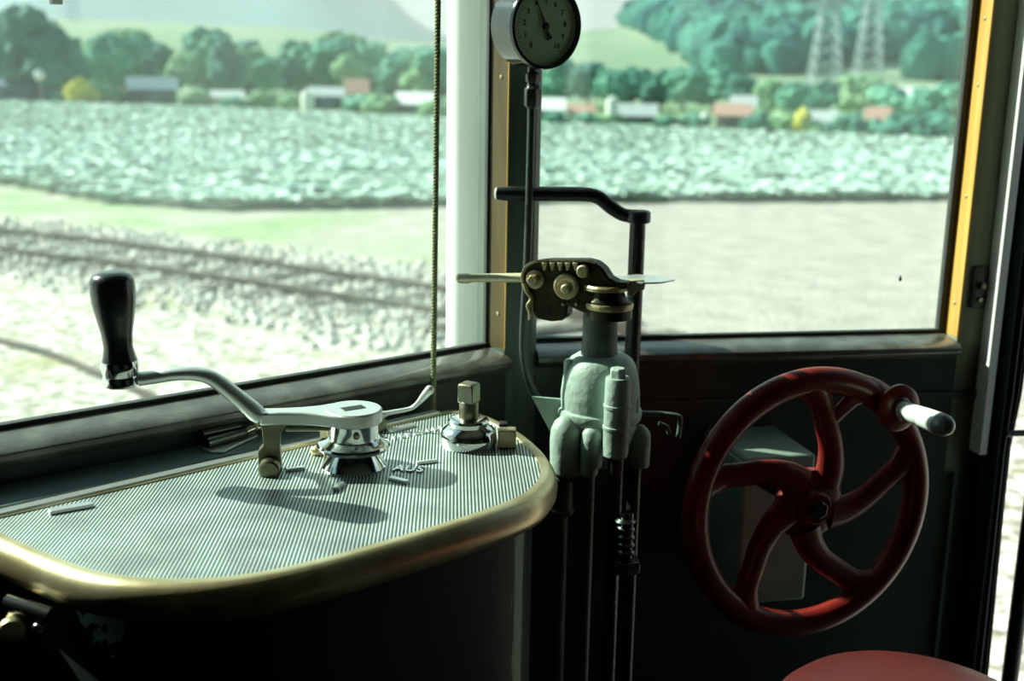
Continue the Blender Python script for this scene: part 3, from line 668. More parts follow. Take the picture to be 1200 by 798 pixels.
# shaft and brake column
bm = NB(); lathe(bm, wc - wn_ * .03, -wn_, [(0, .016), (.165, .016)], 20); obj('shaft', bm, 'black_iron', wt)
# grey gear box behind
gb = at_z(873, 537, .958)
ga = V((sin(radians(-12)), cos(radians(-12)), 0)); gbx = V((ga.y, -ga.x, 0))
t = thing('gear_case', 'pale grey-green metal case on the wall behind the red wheel', 'case', (gb.x, gb.y, .958))
bm = NB(); obox(bm, V((gb.x, gb.y, 0)), gbx, ga, Z, (0, 0, .70), (.125, .24, .958)); obj('case_body', bm, 'grey_box', t, bevel=.006, seg=3)
bm = NB(); obox(bm, V((gb.x, gb.y, 0)), gbx, ga, Z, (-.005, .0, .938), (.0, .235, .950)); obj('side_flange', bm, 'grey_box', t, bevel=.002)

# ================================================================== STOOL, CURTAIN, DOORWAY
st = at_z(1003, 768, .835); sr = .163
sc0 = V((st.x + .02, st.y - sr, 0))
t = thing('driver_stool', 'round red leatherette stool seat at the bottom right corner', 'stool', sc0)
bm = NB(); lathe(bm, sc0, Z, [(.795, sr - .02), (.80, sr - .004), (.82, sr + .001), (.838, sr - .003), (.852, sr - .018), (.860, sr - .05), (.864, sr - .10), (.865, .001)], 64, cap=False); obj('seat', bm, 'leatherette', t)
bm = NB(); lathe(bm, sc0, Z, [(.78, sr - .015), (.796, sr - .012)], 48); lathe(bm, sc0, Z, [(0, .13), (.02, .13), (.03, .03), (.78, .028)], 28); obj('pedestal', bm, 'black_iron', t)
tb = at_y(1166, 798, 1.95)
cx0 = V((.872, 1.965, 0))
t = thing('door_curtain', 'nearly black cloth curtain hanging beside the open doorway', 'curtain', cx0)
bm = NB(); A = []; n = 40
for i in range(n + 1):
    s = i / n; A.append((s * .050, .014 * sin(s * 19) + .006 * sin(s * 7)))
lv = []
for k in range(24):
    z_ = .02 + (2.28) * k / 23; wob = .008 * sin(z_ * 5)
    lv.append([bm.verts.new(cx0 + D2 * (a + wob * a / .068 - (.012 if z_ < 1 else 0) * a / .068) - N2 * (b * (1 + .2 * sin(z_ * 3)))+ Z * z_) for a, b in A])
for P_, Q_ in zip(lv, lv[1:]):
    for i in range(n): bm.faces.new((P_[i], P_[i + 1], Q_[i + 1], Q_[i]))
o = obj('cloth', bm, 'curtain_cloth', t); md = o.modifiers.new('thick', 'SOLIDIFY'); md.thickness = .003
bm = NB(); lathe(bm, cx0 + Z * 2.3 - X * .01, D2, [(0, .006), (.12, .006)], 12); obj('curtain_rail', bm, 'black_iron', t)
g0_ = at_y(1183, 798, 1.96)
t = thing('door_grab_pole', 'slim black upright handrail standing in the open doorway', 'handrail', (g0_.x, g0_.y, 0))
bm = NB(); gp = V((g0_.x, g0_.y, 0)); lathe(bm, gp, Z, [(0, .015), (2.3, .015)], 18); obj('pole', bm, 'black_iron', t)
bm = NB(); hz_ = at_y(1190, 506, 1.96).z; tube(bm, [gp + Z * hz_ - D2 * .07, gp + Z * hz_ + D2 * .25], .006, 12); obj('cross_rail', bm, 'black_iron', t)

# white outside post, wiper, fly
pc = at_y(543, 200, 2.03)
bm = NB(); lathe(bm, V((-.083, 2.03, GZ)), Z, [(0, .038), (3.4, .038)], 40); tag(obj('white_post', bm, 'white_post'), 'white painted round post standing outside the windscreen by the corner', 'post')
wpz = C0 + N1 * .02
P = at_pl(66.5, 5, wpz, N1)
t = thing('windscreen_wiper', 'black wiper blade tip at the very top left outside the windscreen', 'wiper', P)
bm = NB(); obox(bm, P, L1, N1, Z, (-.0065, -.004, 0), (.0065, .008, .26)); obj('blade', bm, 'gasket', t, bevel=.001)
bm = NB(); obox(bm, P + N1 * .01, L1, N1, Z, (-.004, -.002, .10), (.004, .006, .30)); obj('wiper_arm', bm, 'black_iron', t, bevel=.001)
P = at_pl(1055, 327, C0 - N2 * .004, N2)
bm = NB(); ball(bm, P, .0028, (1, .6, 1.6), 10); ball(bm, P + Z * .005, .0016, seg=8); tag(obj('fly', bm, 'ink'), 'tiny dark fly sitting on the side window pane', 'fly')

# ================================================================== OUTSIDE
def ground_mat():
    m = bpy.data.materials.new('ground'); m.use_nodes = True
    n, l = m.node_tree.nodes, m.node_tree.links; b = n['Principled BSDF']; b.inputs['Roughness'].default_value = .95
    t = n.new('ShaderNodeTexCoord')
    def nz(s, d=6, st=(1, 1, 1)):
        mp = n.new('ShaderNodeMapping'); mp.inputs['Scale'].default_value = st; q = n.new('ShaderNodeTexNoise'); q.inputs['Scale'].default_value = s; q.inputs['Detail'].default_value = d
        l.new(t.outputs['Object'], mp.inputs[0]); l.new(mp.outputs[0], q.inputs[0]); return q.outputs[0]
    def ramp(src, p0, c0, p1, c1):
        r = n.new('ShaderNodeValToRGB'); r.color_ramp.elements[0].position = p0; r.color_ramp.elements[0].color = (*c0, 1); r.color_ramp.elements[1].position = p1; r.color_ramp.elements[1].color = (*c1, 1)
        l.new(src, r.inputs[0]); return r.outputs[0]
    def mix(f, a, c):
        q = n.new('ShaderNodeMix'); q.data_type = 'RGBA'; l.new(f, q.inputs[0]); l.new(a, q.inputs[6]); l.new(c, q.inputs[7]); return q.outputs[2]
    dirt = ramp(nz(2.2), .35, (.37, .335, .305), .65, (.48, .44, .40))
    stones = ramp(nz(9, 4), .42, (.28, .26, .20), .56, (.70, .68, .62))
    grass = ramp(nz(5), .35, (.19, .33, .15), .65, (.36, .42, .24))
    sp = n.new('ShaderNodeSeparateXYZ'); l.new(t.outputs['Object'], sp.inputs[0])
    # signed distance from the track's centre line: d = (x,y).nrm - c
    def lin(ax, ay, c, s):
        v = n.new('ShaderNodeVectorMath'); v.operation = 'DOT_PRODUCT'; v.inputs[1].default_value = (ax, ay, 0); l.new(t.outputs['Object'], v.inputs[0])
        a = n.new('ShaderNodeMath'); a.operation = 'SUBTRACT'; l.new(v.outputs['Value'], a.inputs[0]); a.inputs[1].default_value = c
        w = n.new('ShaderNodeMath'); w.operation = 'MULTIPLY_ADD'; l.new(nz(1.2, 3), w.inputs[0]); w.inputs[1].default_value = 1.6; l.new(a.outputs[0], w.inputs[2])
        r = n.new('ShaderNodeMapRange'); r.inputs[1].default_value = .8 - s; r.inputs[2].default_value = .8 + s; l.new(w.outputs[0], r.inputs[0]); return r.outputs[0]
    beyond = lin(.515, .857, 11.9, .5)                    # beyond the track's far edge
    right = lin(.95, .30, 3.6, 1.6)                       # towards the dirt road on the right
    patch = n.new('ShaderNodeMapRange'); patch.inputs[1].default_value = .40; patch.inputs[2].default_value = .62; l.new(nz(.7, 5, (1, 1, 1)), patch.inputs[0])
    gr = mix(patch.outputs[0], grass, dirt)
    far = mix(right, gr, dirt)
    scrub = n.new('ShaderNodeMapRange'); scrub.inputs[1].default_value = .56; scrub.inputs[2].default_value = .72; l.new(nz(.9, 7), scrub.inputs[0])
    near = mix(scrub.outputs[0], stones, ramp(nz(6), .4, (.26, .27, .13), .6, (.46, .40, .24)))
    mm = n.new('ShaderNodeMath'); mm.operation = 'MULTIPLY'; l.new(lin(1, 0, -.6, .5), mm.inputs[0]); l.new(lin(0, 1, 8.4, .5), mm.inputs[1])
    l.new(mix(mm.outputs[0], mix(beyond, near, far), dirt), b.inputs['Base Color'])
    bp = n.new('ShaderNodeBump'); bp.inputs['Strength'].default_value = .7; bp.inputs['Distance'].default_value = .05; l.new(nz(12, 4), bp.inputs['Height']); l.new(bp.outputs[0], b.inputs['Normal'])
    MATS['ground'] = m
ground_mat()
bm = NB(); obox(bm, V((0, 0, GZ)), X, Y, Z, (-140, -40, -.3), (140, 110, 0)); struct('ground', bm, 'ground', smooth=False)

# field strip: near edge / far edge
def gnd(x, y, z=GZ): return at_z(x, y, z)
nearL, nearM, nearR = V((-13.5, 26.2, 0)), V((-1.2, 20.9, 0)), V((10.5, 24.4, 0))
NE = [V((-32, 34, 0)), gnd(0, 216) * 1, gnd(120, 238) * 1, gnd(250, 247), gnd(500, 243), gnd(640, 238), gnd(1100, 236), V((22, 29, 0))]
for p in NE: p.z = 0
FE = [V((-60, 98, 0)), gnd(0, 121), gnd(300, 131), gnd(640, 149), gnd(1100, 166), V((34, 40.5, 0))]
for p in FE: p.z = 0
def yedge(E, x):
    for a, b in zip(E, E[1:]):
        if a.x <= x <= b.x: return a.y + (b.y - a.y) * (x - a.x) / (b.x - a.x)
    return E[0].y if x < E[0].x else E[-1].y
bm = NB(); prism(bm, [p + Z * (GZ - .05) for p in NE + FE[::-1]], (0, 0, .09)); struct('field_soil', bm, 'soil', smooth=False)
def leaf_mat(name, c1, c2, sc_=8, rough=.6, tr=0):
    mat(name, c1, rough, col2=c2, scale=sc_, spec=.35)
leaf_mat('cabbage_leaf', (.50, .71, .62), (.80, .92, .86), 7, .42)
leaf_mat('cabbage_leaf_dark', (.48, .68, .55), (.76, .90, .80), 7, .42)
def cabbage_mesh(name, seed, m, n=9):
    rnd = random.Random(seed); bm = NB()
    for k in range(n + 5):
        inner = k >= n; a = 2 * pi * k / n + rnd.uniform(-.2, .2); L = rnd.uniform(.15, .19) if inner else rnd.uniform(.24, .34); w = L * rnd.uniform(.42, .5); tilt = rnd.uniform(1.0, 1.35) if inner else rnd.uniform(.35, .75)
        g = []
        for i in range(5):
            u = i / 4; ww = w * sin(pi * min(.95, .12 + u * .85)) ; row = []
            ang = tilt * (1 - .45 * u)
            r = L * u * cos(ang) + .02; z = L * u * sin(ang) + .04
            for j in (-1, -.5, 0, .5, 1):
                row.append(bm.verts.new((cos(a) * r - sin(a) * j * ww, sin(a) * r + cos(a) * j * ww, z + abs(j) ** 2 * ww * .35 + rnd.uniform(-.006, .006))))
            g.append(row)
        for A, Bq in zip(g, g[1:]):
            for j in range(4): bm.faces.new((A[j], A[j + 1], Bq[j + 1], Bq[j]))
    bmesh.ops.recalc_face_normals(bm, faces=bm.faces)
    me = bpy.data.meshes.new(name); bm.to_mesh(me); bm.free(); me.materials.append(MATS[m])
    for p in me.polygons: p.use_smooth = True
    return me
cms = [cabbage_mesh('cabbage', s, 'cabbage_leaf' if s % 3 else 'cabbage_leaf_dark') for s in range(5)]
cands = []
row = 0
rd = random.Random(3)
y_ = 0.
while y_ < 60:
    x_ = -52.
    while x_ < 26:
        yy = yedge(NE, x_) + .25 + y_ + rd.uniform(-.06, .06); xx = x_ + (row % 2) * .27 + rd.uniform(-.07, .07)
        if yy < yedge(FE, xx) - .2:
            r_ = xx / yy
            if -.52 < r_ < .48: cands.append((sqrt(xx * xx + yy * yy), xx, yy, row))
        x_ += .55 if y_ < 14 else .75
    y_ += .62 if y_ < 14 else 1.0; row += 1
vis = [c for c in cands if -.46 < c[1] / c[2] < .40]
vis.sort(); front = set(id(c) for c in vis[:300])
first = None
for c in vis[:300]:
    o = bpy.data.objects.new('cabbage', rd.choice(cms)); COL.objects.link(o); o.location = (c[1], c[2], GZ + .03)
    s = rd.uniform(1.0, 1.35); o.scale = (s, s, s); o.rotation_euler = (0, 0, rd.uniform(0, 6.28))
    tag(o, 'blue-green cabbage plant growing in the nearest rows of the field', 'cabbage', 'cabbages in the nearest field rows')
bm = NB(); smeshes = [cabbage_mesh('tmp', 50 + s, 'cabbage_leaf', 6) for s in range(2)]
verts, faces = [], []
src = [([v.co.copy() for v in m.vertices], [tuple(p.vertices) for p in m.polygons]) for m in smeshes]
bm.free()
for c in cands:
    if id(c) in front: continue
    vs, fs = rd.choice(src); a = rd.uniform(0, 6.28); s = rd.uniform(1.15, 1.6); k = len(verts); ca, sa = cos(a) * s, sin(a) * s
    verts += [(c[1] + v.x * ca - v.y * sa, c[2] + v.x * sa + v.y * ca, GZ + .03 + v.z * s) for v in vs]
    faces += [tuple(q + k for q in f) for f in fs]
me = bpy.data.meshes.new('cabbage_rows'); me.from_pydata(verts, [], faces); me.materials.append(MATS['cabbage_leaf'])
for p in me.polygons: p.use_smooth = True
o = bpy.data.objects.new('cabbage_rows', me); COL.objects.link(o); tag(o, 'wide field of pale blue-green cabbages stretching back to the gardens', 'cabbages', kind='stuff')

# rails and sleepers
railA = [(-40, 285), (0, 275), (120, 289), (250, 306), (380, 326), (500, 343)]
railB = [(-40, 292), (0, 298), (120, 313), (250, 332), (380, 352), (500, 371)]
A3 = [V((-22, 25.5, 0)), V((-13, 20.0, 0))] + [gnd(*p) for p in railA[1:]] + [V((.6, 11.3, 0)), V((1.6, 9.6, 0))]
B3 = [V((-21.4, 24.6, 0)), V((-12.4, 18.9, 0))] + [gnd(*p) for p in railB[1:]] + [V((-.1, 10.4, 0)), V((.8, 8.9, 0))]
def rail(path, label):
    pts = spline([V((p.x, p.y, GZ - .03)) for p in path], 6); bm = NB(); pr = [(-.05, 0), (.05, 0), (.05, .015), (.012, .03), (.012, .10), (.035, .11), (.035, .14), (-.035, .14), (-.035, .11), (-.012, .10), (-.012, .03), (-.05, .015)]
    lo = []
    for i, p in enumerate(pts):
        t_ = (pts[min(i + 1, len(pts) - 1)] - pts[max(i - 1, 0)]).normalized(); nn = V((-t_.y, t_.x, 0)); lo.append([bm.verts.new(p + nn * a + Z * b) for a, b in pr])
    for P_, Q_ in zip(lo, lo[1:]):
        for i in range(12): bm.faces.new((P_[i], P_[(i + 1) % 12], Q_[(i + 1) % 12], Q_[i]))
    bm.faces.new(lo[0]); bm.faces.new(lo[-1][::-1])
    return tag(obj('rail', bm, 'rusty_rail', smooth=False), label, 'rail')
rail(A3, 'far rusty rail of the track crossing outside the windscreen')
rail(B3, 'near rusty rail of the track crossing outside the windscreen')
GZ -= .07
rail([gnd(-60, 385), gnd(0, 402), gnd(60, 418), gnd(112, 440), gnd(180, 470), gnd(260, 520)], 'single brown rail in the stony ground nearest the cab, bottom left')
GZ += .07
PA, PB = spline([V((p.x, p.y, 0)) for p in A3], 12), spline([V((p.x, p.y, 0)) for p in B3], 12)
bm = NB(); obox(bm, V((0, 0, 0)), X, Y, Z, (-1.05, -.12, 0), (1.05, .12, .04)); me = None
L = 0; last = PA[0]; nxt = 0; sl = None
for i in range(1, len(PA)):
    L += (PA[i] - last).length; last = PA[i]
    if L >= nxt:
        nxt += .75; q = min(PB, key=lambda p: (p - PA[i]).length); c = (PA[i] + q) / 2; d = (q - PA[i]).normalized()
        if sl is None:
            sl = obj('sleeper', bm, 'sleeper_wood', bevel=.01); tag(sl, 'weathered wooden sleeper half buried in ballast between the two rails', 'sleeper', 'sleepers of the crossing track'); o = sl
        else: o = sl.copy(); COL.objects.link(o)
        o.location = (c.x, c.y, GZ + .012); o.rotation_euler = (0, 0, atan2(d.y, d.x) + rd.uniform(-.04, .04))
# ballast stones (uncountable)
verts, faces = [], []
for i in range(5200):
    f = rd.random(); k = rd.randint(2, len(PA) - 1); p = PA[k]; q = min(PB, key=lambda s: (s - p).length) if i % 40 == 0 or i == 0 else q_
    q_ = q; w = rd.uniform(-1.3, 2.4); base = p + (V((-.515, -.857, 0))) * (w * .9) + V((rd.uniform(-.6, .6), rd.uniform(-.3, .3), 0)); s = rd.uniform(.03, .075); k0 = len(verts)
    if base.x > -.55: continue
    for dx, dy, dz in ((1, 0, 0), (-1, 0, 0), (0, 1, 0), (0, -1, 0), (0, 0, 1), (0, 0, -.3)):
        verts.append((base.x + dx * s * rd.uniform(.7, 1.2), base.y + dy * s * rd.uniform(.7, 1.2), GZ + s * .3 + dz * s * .8))
    faces += [tuple(k0 + a for a in f_) for f_ in ((0, 2, 4), (2, 1, 4), (1, 3, 4), (3, 0, 4), (2, 0, 5), (1, 2, 5), (3, 1, 5), (0, 3, 5))]
mat('ballast_stone', (.42, .40, .36), .9, col2=(.66, .65, .60), scale=3)
me = bpy.data.meshes.new('ballast'); me.from_pydata(verts, [], faces); me.materials.append(MATS['ballast_stone']); o = bpy.data.objects.new('ballast', me); COL.objects.link(o)
tag(o, 'pale loose ballast stones around the crossing rails', 'ballast', kind='stuff')

# far terrain ------------------------------------------------------
def sm(a, b, t): t = max(0, min(1, (t - a) / (b - a))); return t * t * (3 - 2 * t)
def hill_z(px, D):
    """terrain height by bearing (photo column px) and distance D"""
    # gentle meadow rising beyond the gardens
    h = sm(110, 420, D) * (18 if px < 600 else 24) * (1 - .3 * sm(300, 520, px)) * (1 + .1 * sm(640, 720, px))
    h += sm(180, 600, D) * 75 * sm(715, 880, px)
    return h
def bear(px, D):  # a point at horizontal distance D in that column
    r = ray(px, 92); r = V((r.x, r.y, 0)).normalized(); return r * D
bm = NB(); g = []
cols = [i * 25 - 500 for i in range(90)]; Ds = [100 * (1.075 ** i) for i in range(30)]
for D in Ds:
    g.append([bm.verts.new(V((bear(px, D).x, bear(px, D).y, GZ + hill_z(px, D) + (0 if D < 110 else noise.noise(bear(px, D) * .02) * 1.2)))) for px in cols])
for A, Bq in zip(g, g[1:]):
    for i in range(len(cols) - 1): bm.faces.new((A[i], A[i + 1], Bq[i + 1], Bq[i]))
mat('meadow', (.19, .30, .19), .95, col2=(.27, .35, .25), scale=.02, lo=.35, hi=.65)
struct('meadow_hills', bm, 'meadow')
mat('garden_green', (.10, .22, .10), .95, col2=(.20, .31, .15), scale=.3)
# gardens ground between field edge and hills
bm = NB(); prism(bm, [p + Z * (GZ - .02) for p in [V((-60, 98.2, 0)), FE[1] + Y * .2, FE[2] + Y * .2, FE[3] + Y * .2, FE[4] + Y * .2, V((34, 40.7, 0)), V((90, 60, 0)), V((90, 140, 0)), V((-120, 140, 0))]], (0, 0, .06)); struct('garden_ground', bm, 'garden_green', smooth=False)
# far mountain
def ridge(px):
    a = sm(-60, 70, px) * 165 + 40 + 10 * sin(px * .02); a *= 1 - .80 * sm(330, 530, px)
    return a * (1 - .3 * sm(600, 700, px))
bm = NB(); g = []
for k in range(14):
    f = k / 13; D = 1100 + 900 * f
    g.append([bm.verts.new(V((bear(px, D).x, bear(px, D).y, -10 + 20 * f + ridge(px) * (D / 1330) * .95 * sm(0, 1, f) + noise.noise(V((px * .012, f * 3, 0))) * 14 * f))) for px in range(-500, 1800, 20)])
for A, Bq in zip(g, g[1:]):
    for i in range(len(A) - 1): bm.faces.new((A[i], A[i + 1], Bq[i + 1], Bq[i]))
mat('haze_blue_woods', (.05, .20, .26), .95, col2=(.09, .27, .33), scale=.006)  # blue of the distant haze is painted into the green woods
struct('mountain', bm, 'haze_blue_woods')

# summer haze filling the valley behind the field
hz = bpy.data.materials.new('valley_haze'); hz.use_nodes = True; hz.node_tree.nodes.clear()
ho = hz.node_tree.nodes.new('ShaderNodeOutputMaterial'); hv = hz.node_tree.nodes.new('ShaderNodeVolumeScatter'); hv.inputs['Density'].default_value = .0005; hv.inputs['Color'].default_value = (.84, .97, 1, 1); hv.inputs['Anisotropy'].default_value = .2
hz.node_tree.links.new(hv.outputs[0], ho.inputs['Volume']); MATS['valley_haze'] = hz
bm = NB(); obox(bm, V((0, 0, 0)), X, Y, Z, (-1500, 125, -30), (1500, 2400, 500)); tag(obj('haze', bm, 'valley_haze', smooth=False), 'thin bluish summer haze lying over the valley and mountain', 'haze', kind='stuff')

# foliage
leaf_mat('leaf_dark', (.03, .15, .12), (.08, .27, .20), 1.6, .8)
leaf_mat('leaf_mid', (.07, .27, .20), (.18, .43, .31), 1.4, .8)
leaf_mat('leaf_light', (.18, .36, .19), (.30, .46, .27), 1.4, .8)
leaf_mat('leaf_yellow', (.62, .55, .08), (.5, .5, .12), 1.4, .8)
def blob(verts, faces, c, r, rnd, amp=.28, sub=2):
    b = bmesh.new(); bmesh.ops.create_icosphere(b, subdivisions=sub, radius=1.0); k = len(verts); off = V((rnd.random() * 50, rnd.random() * 50, 0)); b.verts.ensure_lookup_table()
    for v in b.verts:
        n_ = v.co.normalized(); s = 1 + amp * noise.noise(n_ * 1.8 + off) + amp * .6 * noise.noise(n_ * 4.5 + off)
        verts.append(tuple(V(c) + V((n_.x * r[0], n_.y * r[1], n_.z * r[2])) * s))
    faces += [tuple(v.index + k for v in f.verts) for f in b.faces]; b.free()
def crown_mesh(name, seed, m, h=1., w=.45, n=9, base=.25):
    rnd = random.Random(seed); verts, faces = [], []
    for i in range(n):
        z = base + (h - base) * rnd.uniform(.15, .85); rr = w * (1 - abs((z - base) / (h - base) - .4)) * .75; a = rnd.uniform(0, 6.28); s = rnd.uniform(.16, .26)
        blob(verts, faces, (cos(a) * rr * .8, sin(a) * rr * .8, z), (s, s, s * .9), rnd, .45, 3)
    blob(verts, faces, (0, 0, (base + h) / 2), (w * .62, w * .62, (h - base) * .46), rnd, .45, 3)
    me = bpy.data.meshes.new(name); me.from_pydata(verts, [], faces); me.materials.append(MATS[m])
    return me
def trunk_mesh():
    bm = NB(); lathe(bm, (0, 0, -.02), Z, [(0, .035), (.2, .026), (.5, .016)], 8); me = bpy.data.meshes.new('trunk'); bm.to_mesh(me); bm.free(); me.materials.append(MATS['bark']); return me
TR = trunk_mesh()
CR = {}
for kind, m in (('dark', 'leaf_dark'), ('mid', 'leaf_mid'), ('light', 'leaf_light'), ('yellow', 'leaf_yellow')):
    CR[kind] = [crown_mesh('crown', hash_ + 10 * len(kind), m) for hash_ in range(3)]
    CR[kind + 'bush'] = [crown_mesh('crown', 60 + hash_, m, .8, .62, 7, -.05) for hash_ in range(2)]
def plant(px, D, ytop, kind, label, wf=1., bush=False, group=None, cat='tree'):
    p = bear(px, D); z0 = GZ + hill_z(px, D)
    if D < 130: z0 = GZ
    # height so that its top reaches that row of the photo
    r_ = ray(px, ytop); h = CAM.z + r_.z / sqrt(r_.x ** 2 + r_.y ** 2) * D - z0; h = max(h, .8)
    e = bpy.data.objects.new('shrub' if bush else 'tree', None); COL.objects.link(e); e.location = (p.x, p.y, z0); e.rotation_euler = (0, 0, rd.uniform(0, 6)); e.scale = (h * wf, h * wf, h); tag(e, label, cat, group)
    c = bpy.data.objects.new('crown', rd.choice(CR[kind + ('bush' if bush else '')])); COL.objects.link(c); c.parent = e
    if not bush:
        k = bpy.data.objects.new('trunk', TR); COL.objects.link(k); k.parent = e
    return e
plant(28, 92, 6, 'dark', 'tallest dark green tree at the far left edge beyond the cabbage field', 1.05)
plant(72, 90, 38, 'dark', 'dark green tree right beside the tallest tree at the far left', 1.1)
plant(4, 96, 45, 'mid', 'mid green tree cut by the left edge of the view', .9)
G1 = 'trees in the allotment gardens left of the corner pillar'; G2 = 'trees in the allotment gardens right of the corner pillar'
for px, D, yt, k, w_ in [(108, 108, 40, 'light', 1.0), (135, 104, 34, 'mid', 1.1), (165, 112, 36, 'mid', 1.0), (196, 108, 46, 'dark', 1.0), (222, 104, 52, 'light', 1.0), (248, 116, 28, 'mid', 1.1), (262, 102, 40, 'dark', .9), (290, 112, 48, 'light', 1.1), (312, 108, 60, 'mid', 1.1), (335, 110, 58, 'dark', .9), (352, 116, 42, 'mid', 1.1), (385, 112, 40, 'mid', 1.3), (412, 108, 58, 'light', 1.0), (436, 112, 42, 'mid', 1.3), (468, 106, 50, 'mid', 1.2), (492, 104, 58, 'light', 1.0), (515, 104, 48, 'mid', 1.2), (60, 120, 30, 'mid', 1.0), (150, 130, 30, 'light', 1.1), (404, 126, 34, 'light', 1.2)]:
    plant(px, D, yt + 9, k, 'leafy tree among the allotment gardens beyond the field left of the corner pillar', w_, group=G1)
for px, D, yt, k, w_ in [(655, 92, 70, 'mid', 1.3), (690, 90, 72, 'dark', 1.1), (716, 88, 82, 'mid', 1.2), (742, 92, 80, 'mid', 1.3), (775, 90, 84, 'dark', 1.2), (802, 88, 80, 'mid', 1.3), (838, 88, 76, 'mid', 1.3), (872, 86, 88, 'dark', 1.1), (640, 96, 60, 'mid', 1.2), (902, 84, 96, 'light', 1.2), (935, 80, 98, 'mid', 1.3), (968, 78, 96, 'dark', 1.1), (1046, 74, 100, 'mid', 1.4), (1085, 72, 104, 'mid', 1.4), (1120, 72, 98, 'mid', 1.2), (1010, 84, 92, 'light', 1.4)]:
    plant(px, D, yt, k, 'leafy tree among the allotment gardens beyond the field seen through the side window', w_, group=G2)
GB = 'shrubs along the far edge of the cabbage field'
for px, D, yt, k, w_ in [(80, 88, 96, 'mid', 1.6), (118, 89, 92, 'light', 1.6), (140, 90, 104, 'mid', 1.6), (232, 86, 98, 'light', 1.6), (272, 80, 108, 'mid', 1.7), (305, 82, 100, 'light', 1.5), (340, 80, 106, 'light', 1.4), (420, 76, 106, 'mid', 1.7), (448, 74, 104, 'light', 1.7), (512, 70, 110, 'light', 1.5), (652, 62, 132, 'mid', 1.8), (690, 62, 138, 'mid', 2), (720, 62, 138, 'light', 2), (785, 60, 136, 'dark', 1.8), (815, 60, 128, 'mid', 1.8), (896, 58, 126, 'dark', 1.6), (925, 58, 124, 'light', 1.7), (958, 57, 138, 'light', 1.7), (1002, 55, 126, 'dark', 1.6), (1030, 55, 134, 'mid', 1.6), (1068, 54, 124, 'dark', 1.8), (1100, 54, 122, 'dark', 1.7)]:
    plant(px, D, yt, k, 'low rounded shrub on the far edge of the cabbage field', w_, True, GB, 'shrub')
plant(95, 86, 82, 'yellow', 'small bright yellow bush beside the dark trees at the left', .9, True, cat='shrub')
plant(944, 57, 118, 'yellow', 'thin yellow bush by the field edge seen through the side window', .6, True, cat='shrub')

# wooded hill: one uncountable forest
verts, faces = [], []
rf = random.Random(11)
for i in range(5200):
    px = rf.uniform(712, 1250); D = rf.uniform(190, 560)
    yl = 30 + 68 * sm(720, 880, px)
    p = bear(px, D); z0 = GZ + hill_z(px, D)
    # only above the meadow's upper edge
    ysc = 399 - FPX * ((V((p.x, p.y, z0)) - CAM).dot(cU)) / ((V((p.x, p.y, z0)) - CAM).dot(cF))
    if ysc > yl: continue
    if noise.noise(V((p.x * .012, p.y * .012, 3))) > .42: continue
    s = rf.uniform(2.0, 3.8); blob(verts, faces, (p.x, p.y, z0 + s * .8), (s, s, s * 1.15), rf, .35, 2)
for i in range(260):   # copses far behind the gardens on the left
    px = rf.uniform(100, 560); D = rf.uniform(128, 190); p = bear(px, D)
    if noise.noise(V((px * .02, D * .01, 7))) < .12: continue
    s = rf.uniform(1.6, 3.2); blob(verts, faces, (p.x, p.y, GZ + hill_z(px, D) + s * .6), (s, s, s), rf, .35, 2)
leaf_mat('forest_leaf', (.02, .13, .13), (.06, .26, .21), .06, .85)
me = bpy.data.meshes.new('hillside_forest'); me.from_pydata(verts, [], faces); me.materials.append(MATS['forest_leaf']); o = bpy.data.objects.new('hillside_forest', me); COL.objects.link(o)
tag(o, 'dense dark green forest covering the hillside behind the gardens', 'forest', kind='stuff')

# huts
mat('roof_grey', (.42, .47, .48), .7); mat('roof_red', (.46, .27, .22), .8); mat('roof_white', (.86, .88, .86), .5); mat('roof_slate', (.16, .24, .30), .7)
mat('wall_dark', (.06, .09, .10), .8); mat('wall_white', (.85, .86, .82), .7); mat('wall_pink', (.66, .46, .38), .8); mat('wall_blue', (.10, .17, .24), .7)
mat('shade_glass', (.03, .04, .05), .2)
def hut(px, D, ytop, wpx, label, rm, wm, hroof=.35, deep=3., cat='hut', group=None, door=True):
    p = bear(px, D); r_ = ray(px, ytop); H_ = CAM.z + r_.z / sqrt(r_.x ** 2 + r_.y ** 2) * D - GZ; w = wpx / FPX * D
    f = V((-p.x, -p.y, 0)).normalized(); s = V((f.y, -f.x, 0)); O = V((p.x, p.y, GZ))
    t = thing('garden_hut', label, cat, O, group); hw = H_ * (1 - hroof)
    bm = NB(); obox(bm, O, s, -f, Z, (-w / 2, 0, 0), (w / 2, deep, hw)); obj('walls', bm, wm, t, smooth=False)
    bm = NB(); e = .18; prism(bm, [O + s * (-w / 2 - e) + Z * hw + f * e, O + s * (-w / 2 - e) + Z * hw - f * (deep + e), O + s * (-w / 2 - e) + Z * H_ - f * deep / 2], s * (w + 2 * e)); obj('roof', bm, rm, t, smooth=False)
    if door:
        bm = NB(); obox(bm, O + f * .03, s, -f, Z, (-.4, 0, 0), (.35, .03, min(hw * .85, 1.9))); obj('door', bm, 'wall_dark' if wm != 'wall_dark' else 'wall_blue', t, smooth=False)
        bm = NB(); obox(bm, O + f * .03, s, -f, Z, (w * .22, 0, hw * .4), (w * .38, .03, hw * .75)); obj('window', bm, 'shade_glass', t, smooth=False)
    return t
hut(40, 90, 92, 84, 'long low slate blue shed under the dark trees at the far left', 'roof_slate', 'wall_blue', .3)
hut(178, 88, 90, 50, 'dark wooden hut with grey gable roof left of centre', 'roof_slate', 'wall_dark', .45)
hut(160, 112, 72, 38, 'hut with pinkish roof behind the dark wooden hut', 'roof_red', 'wall_pink', .4)
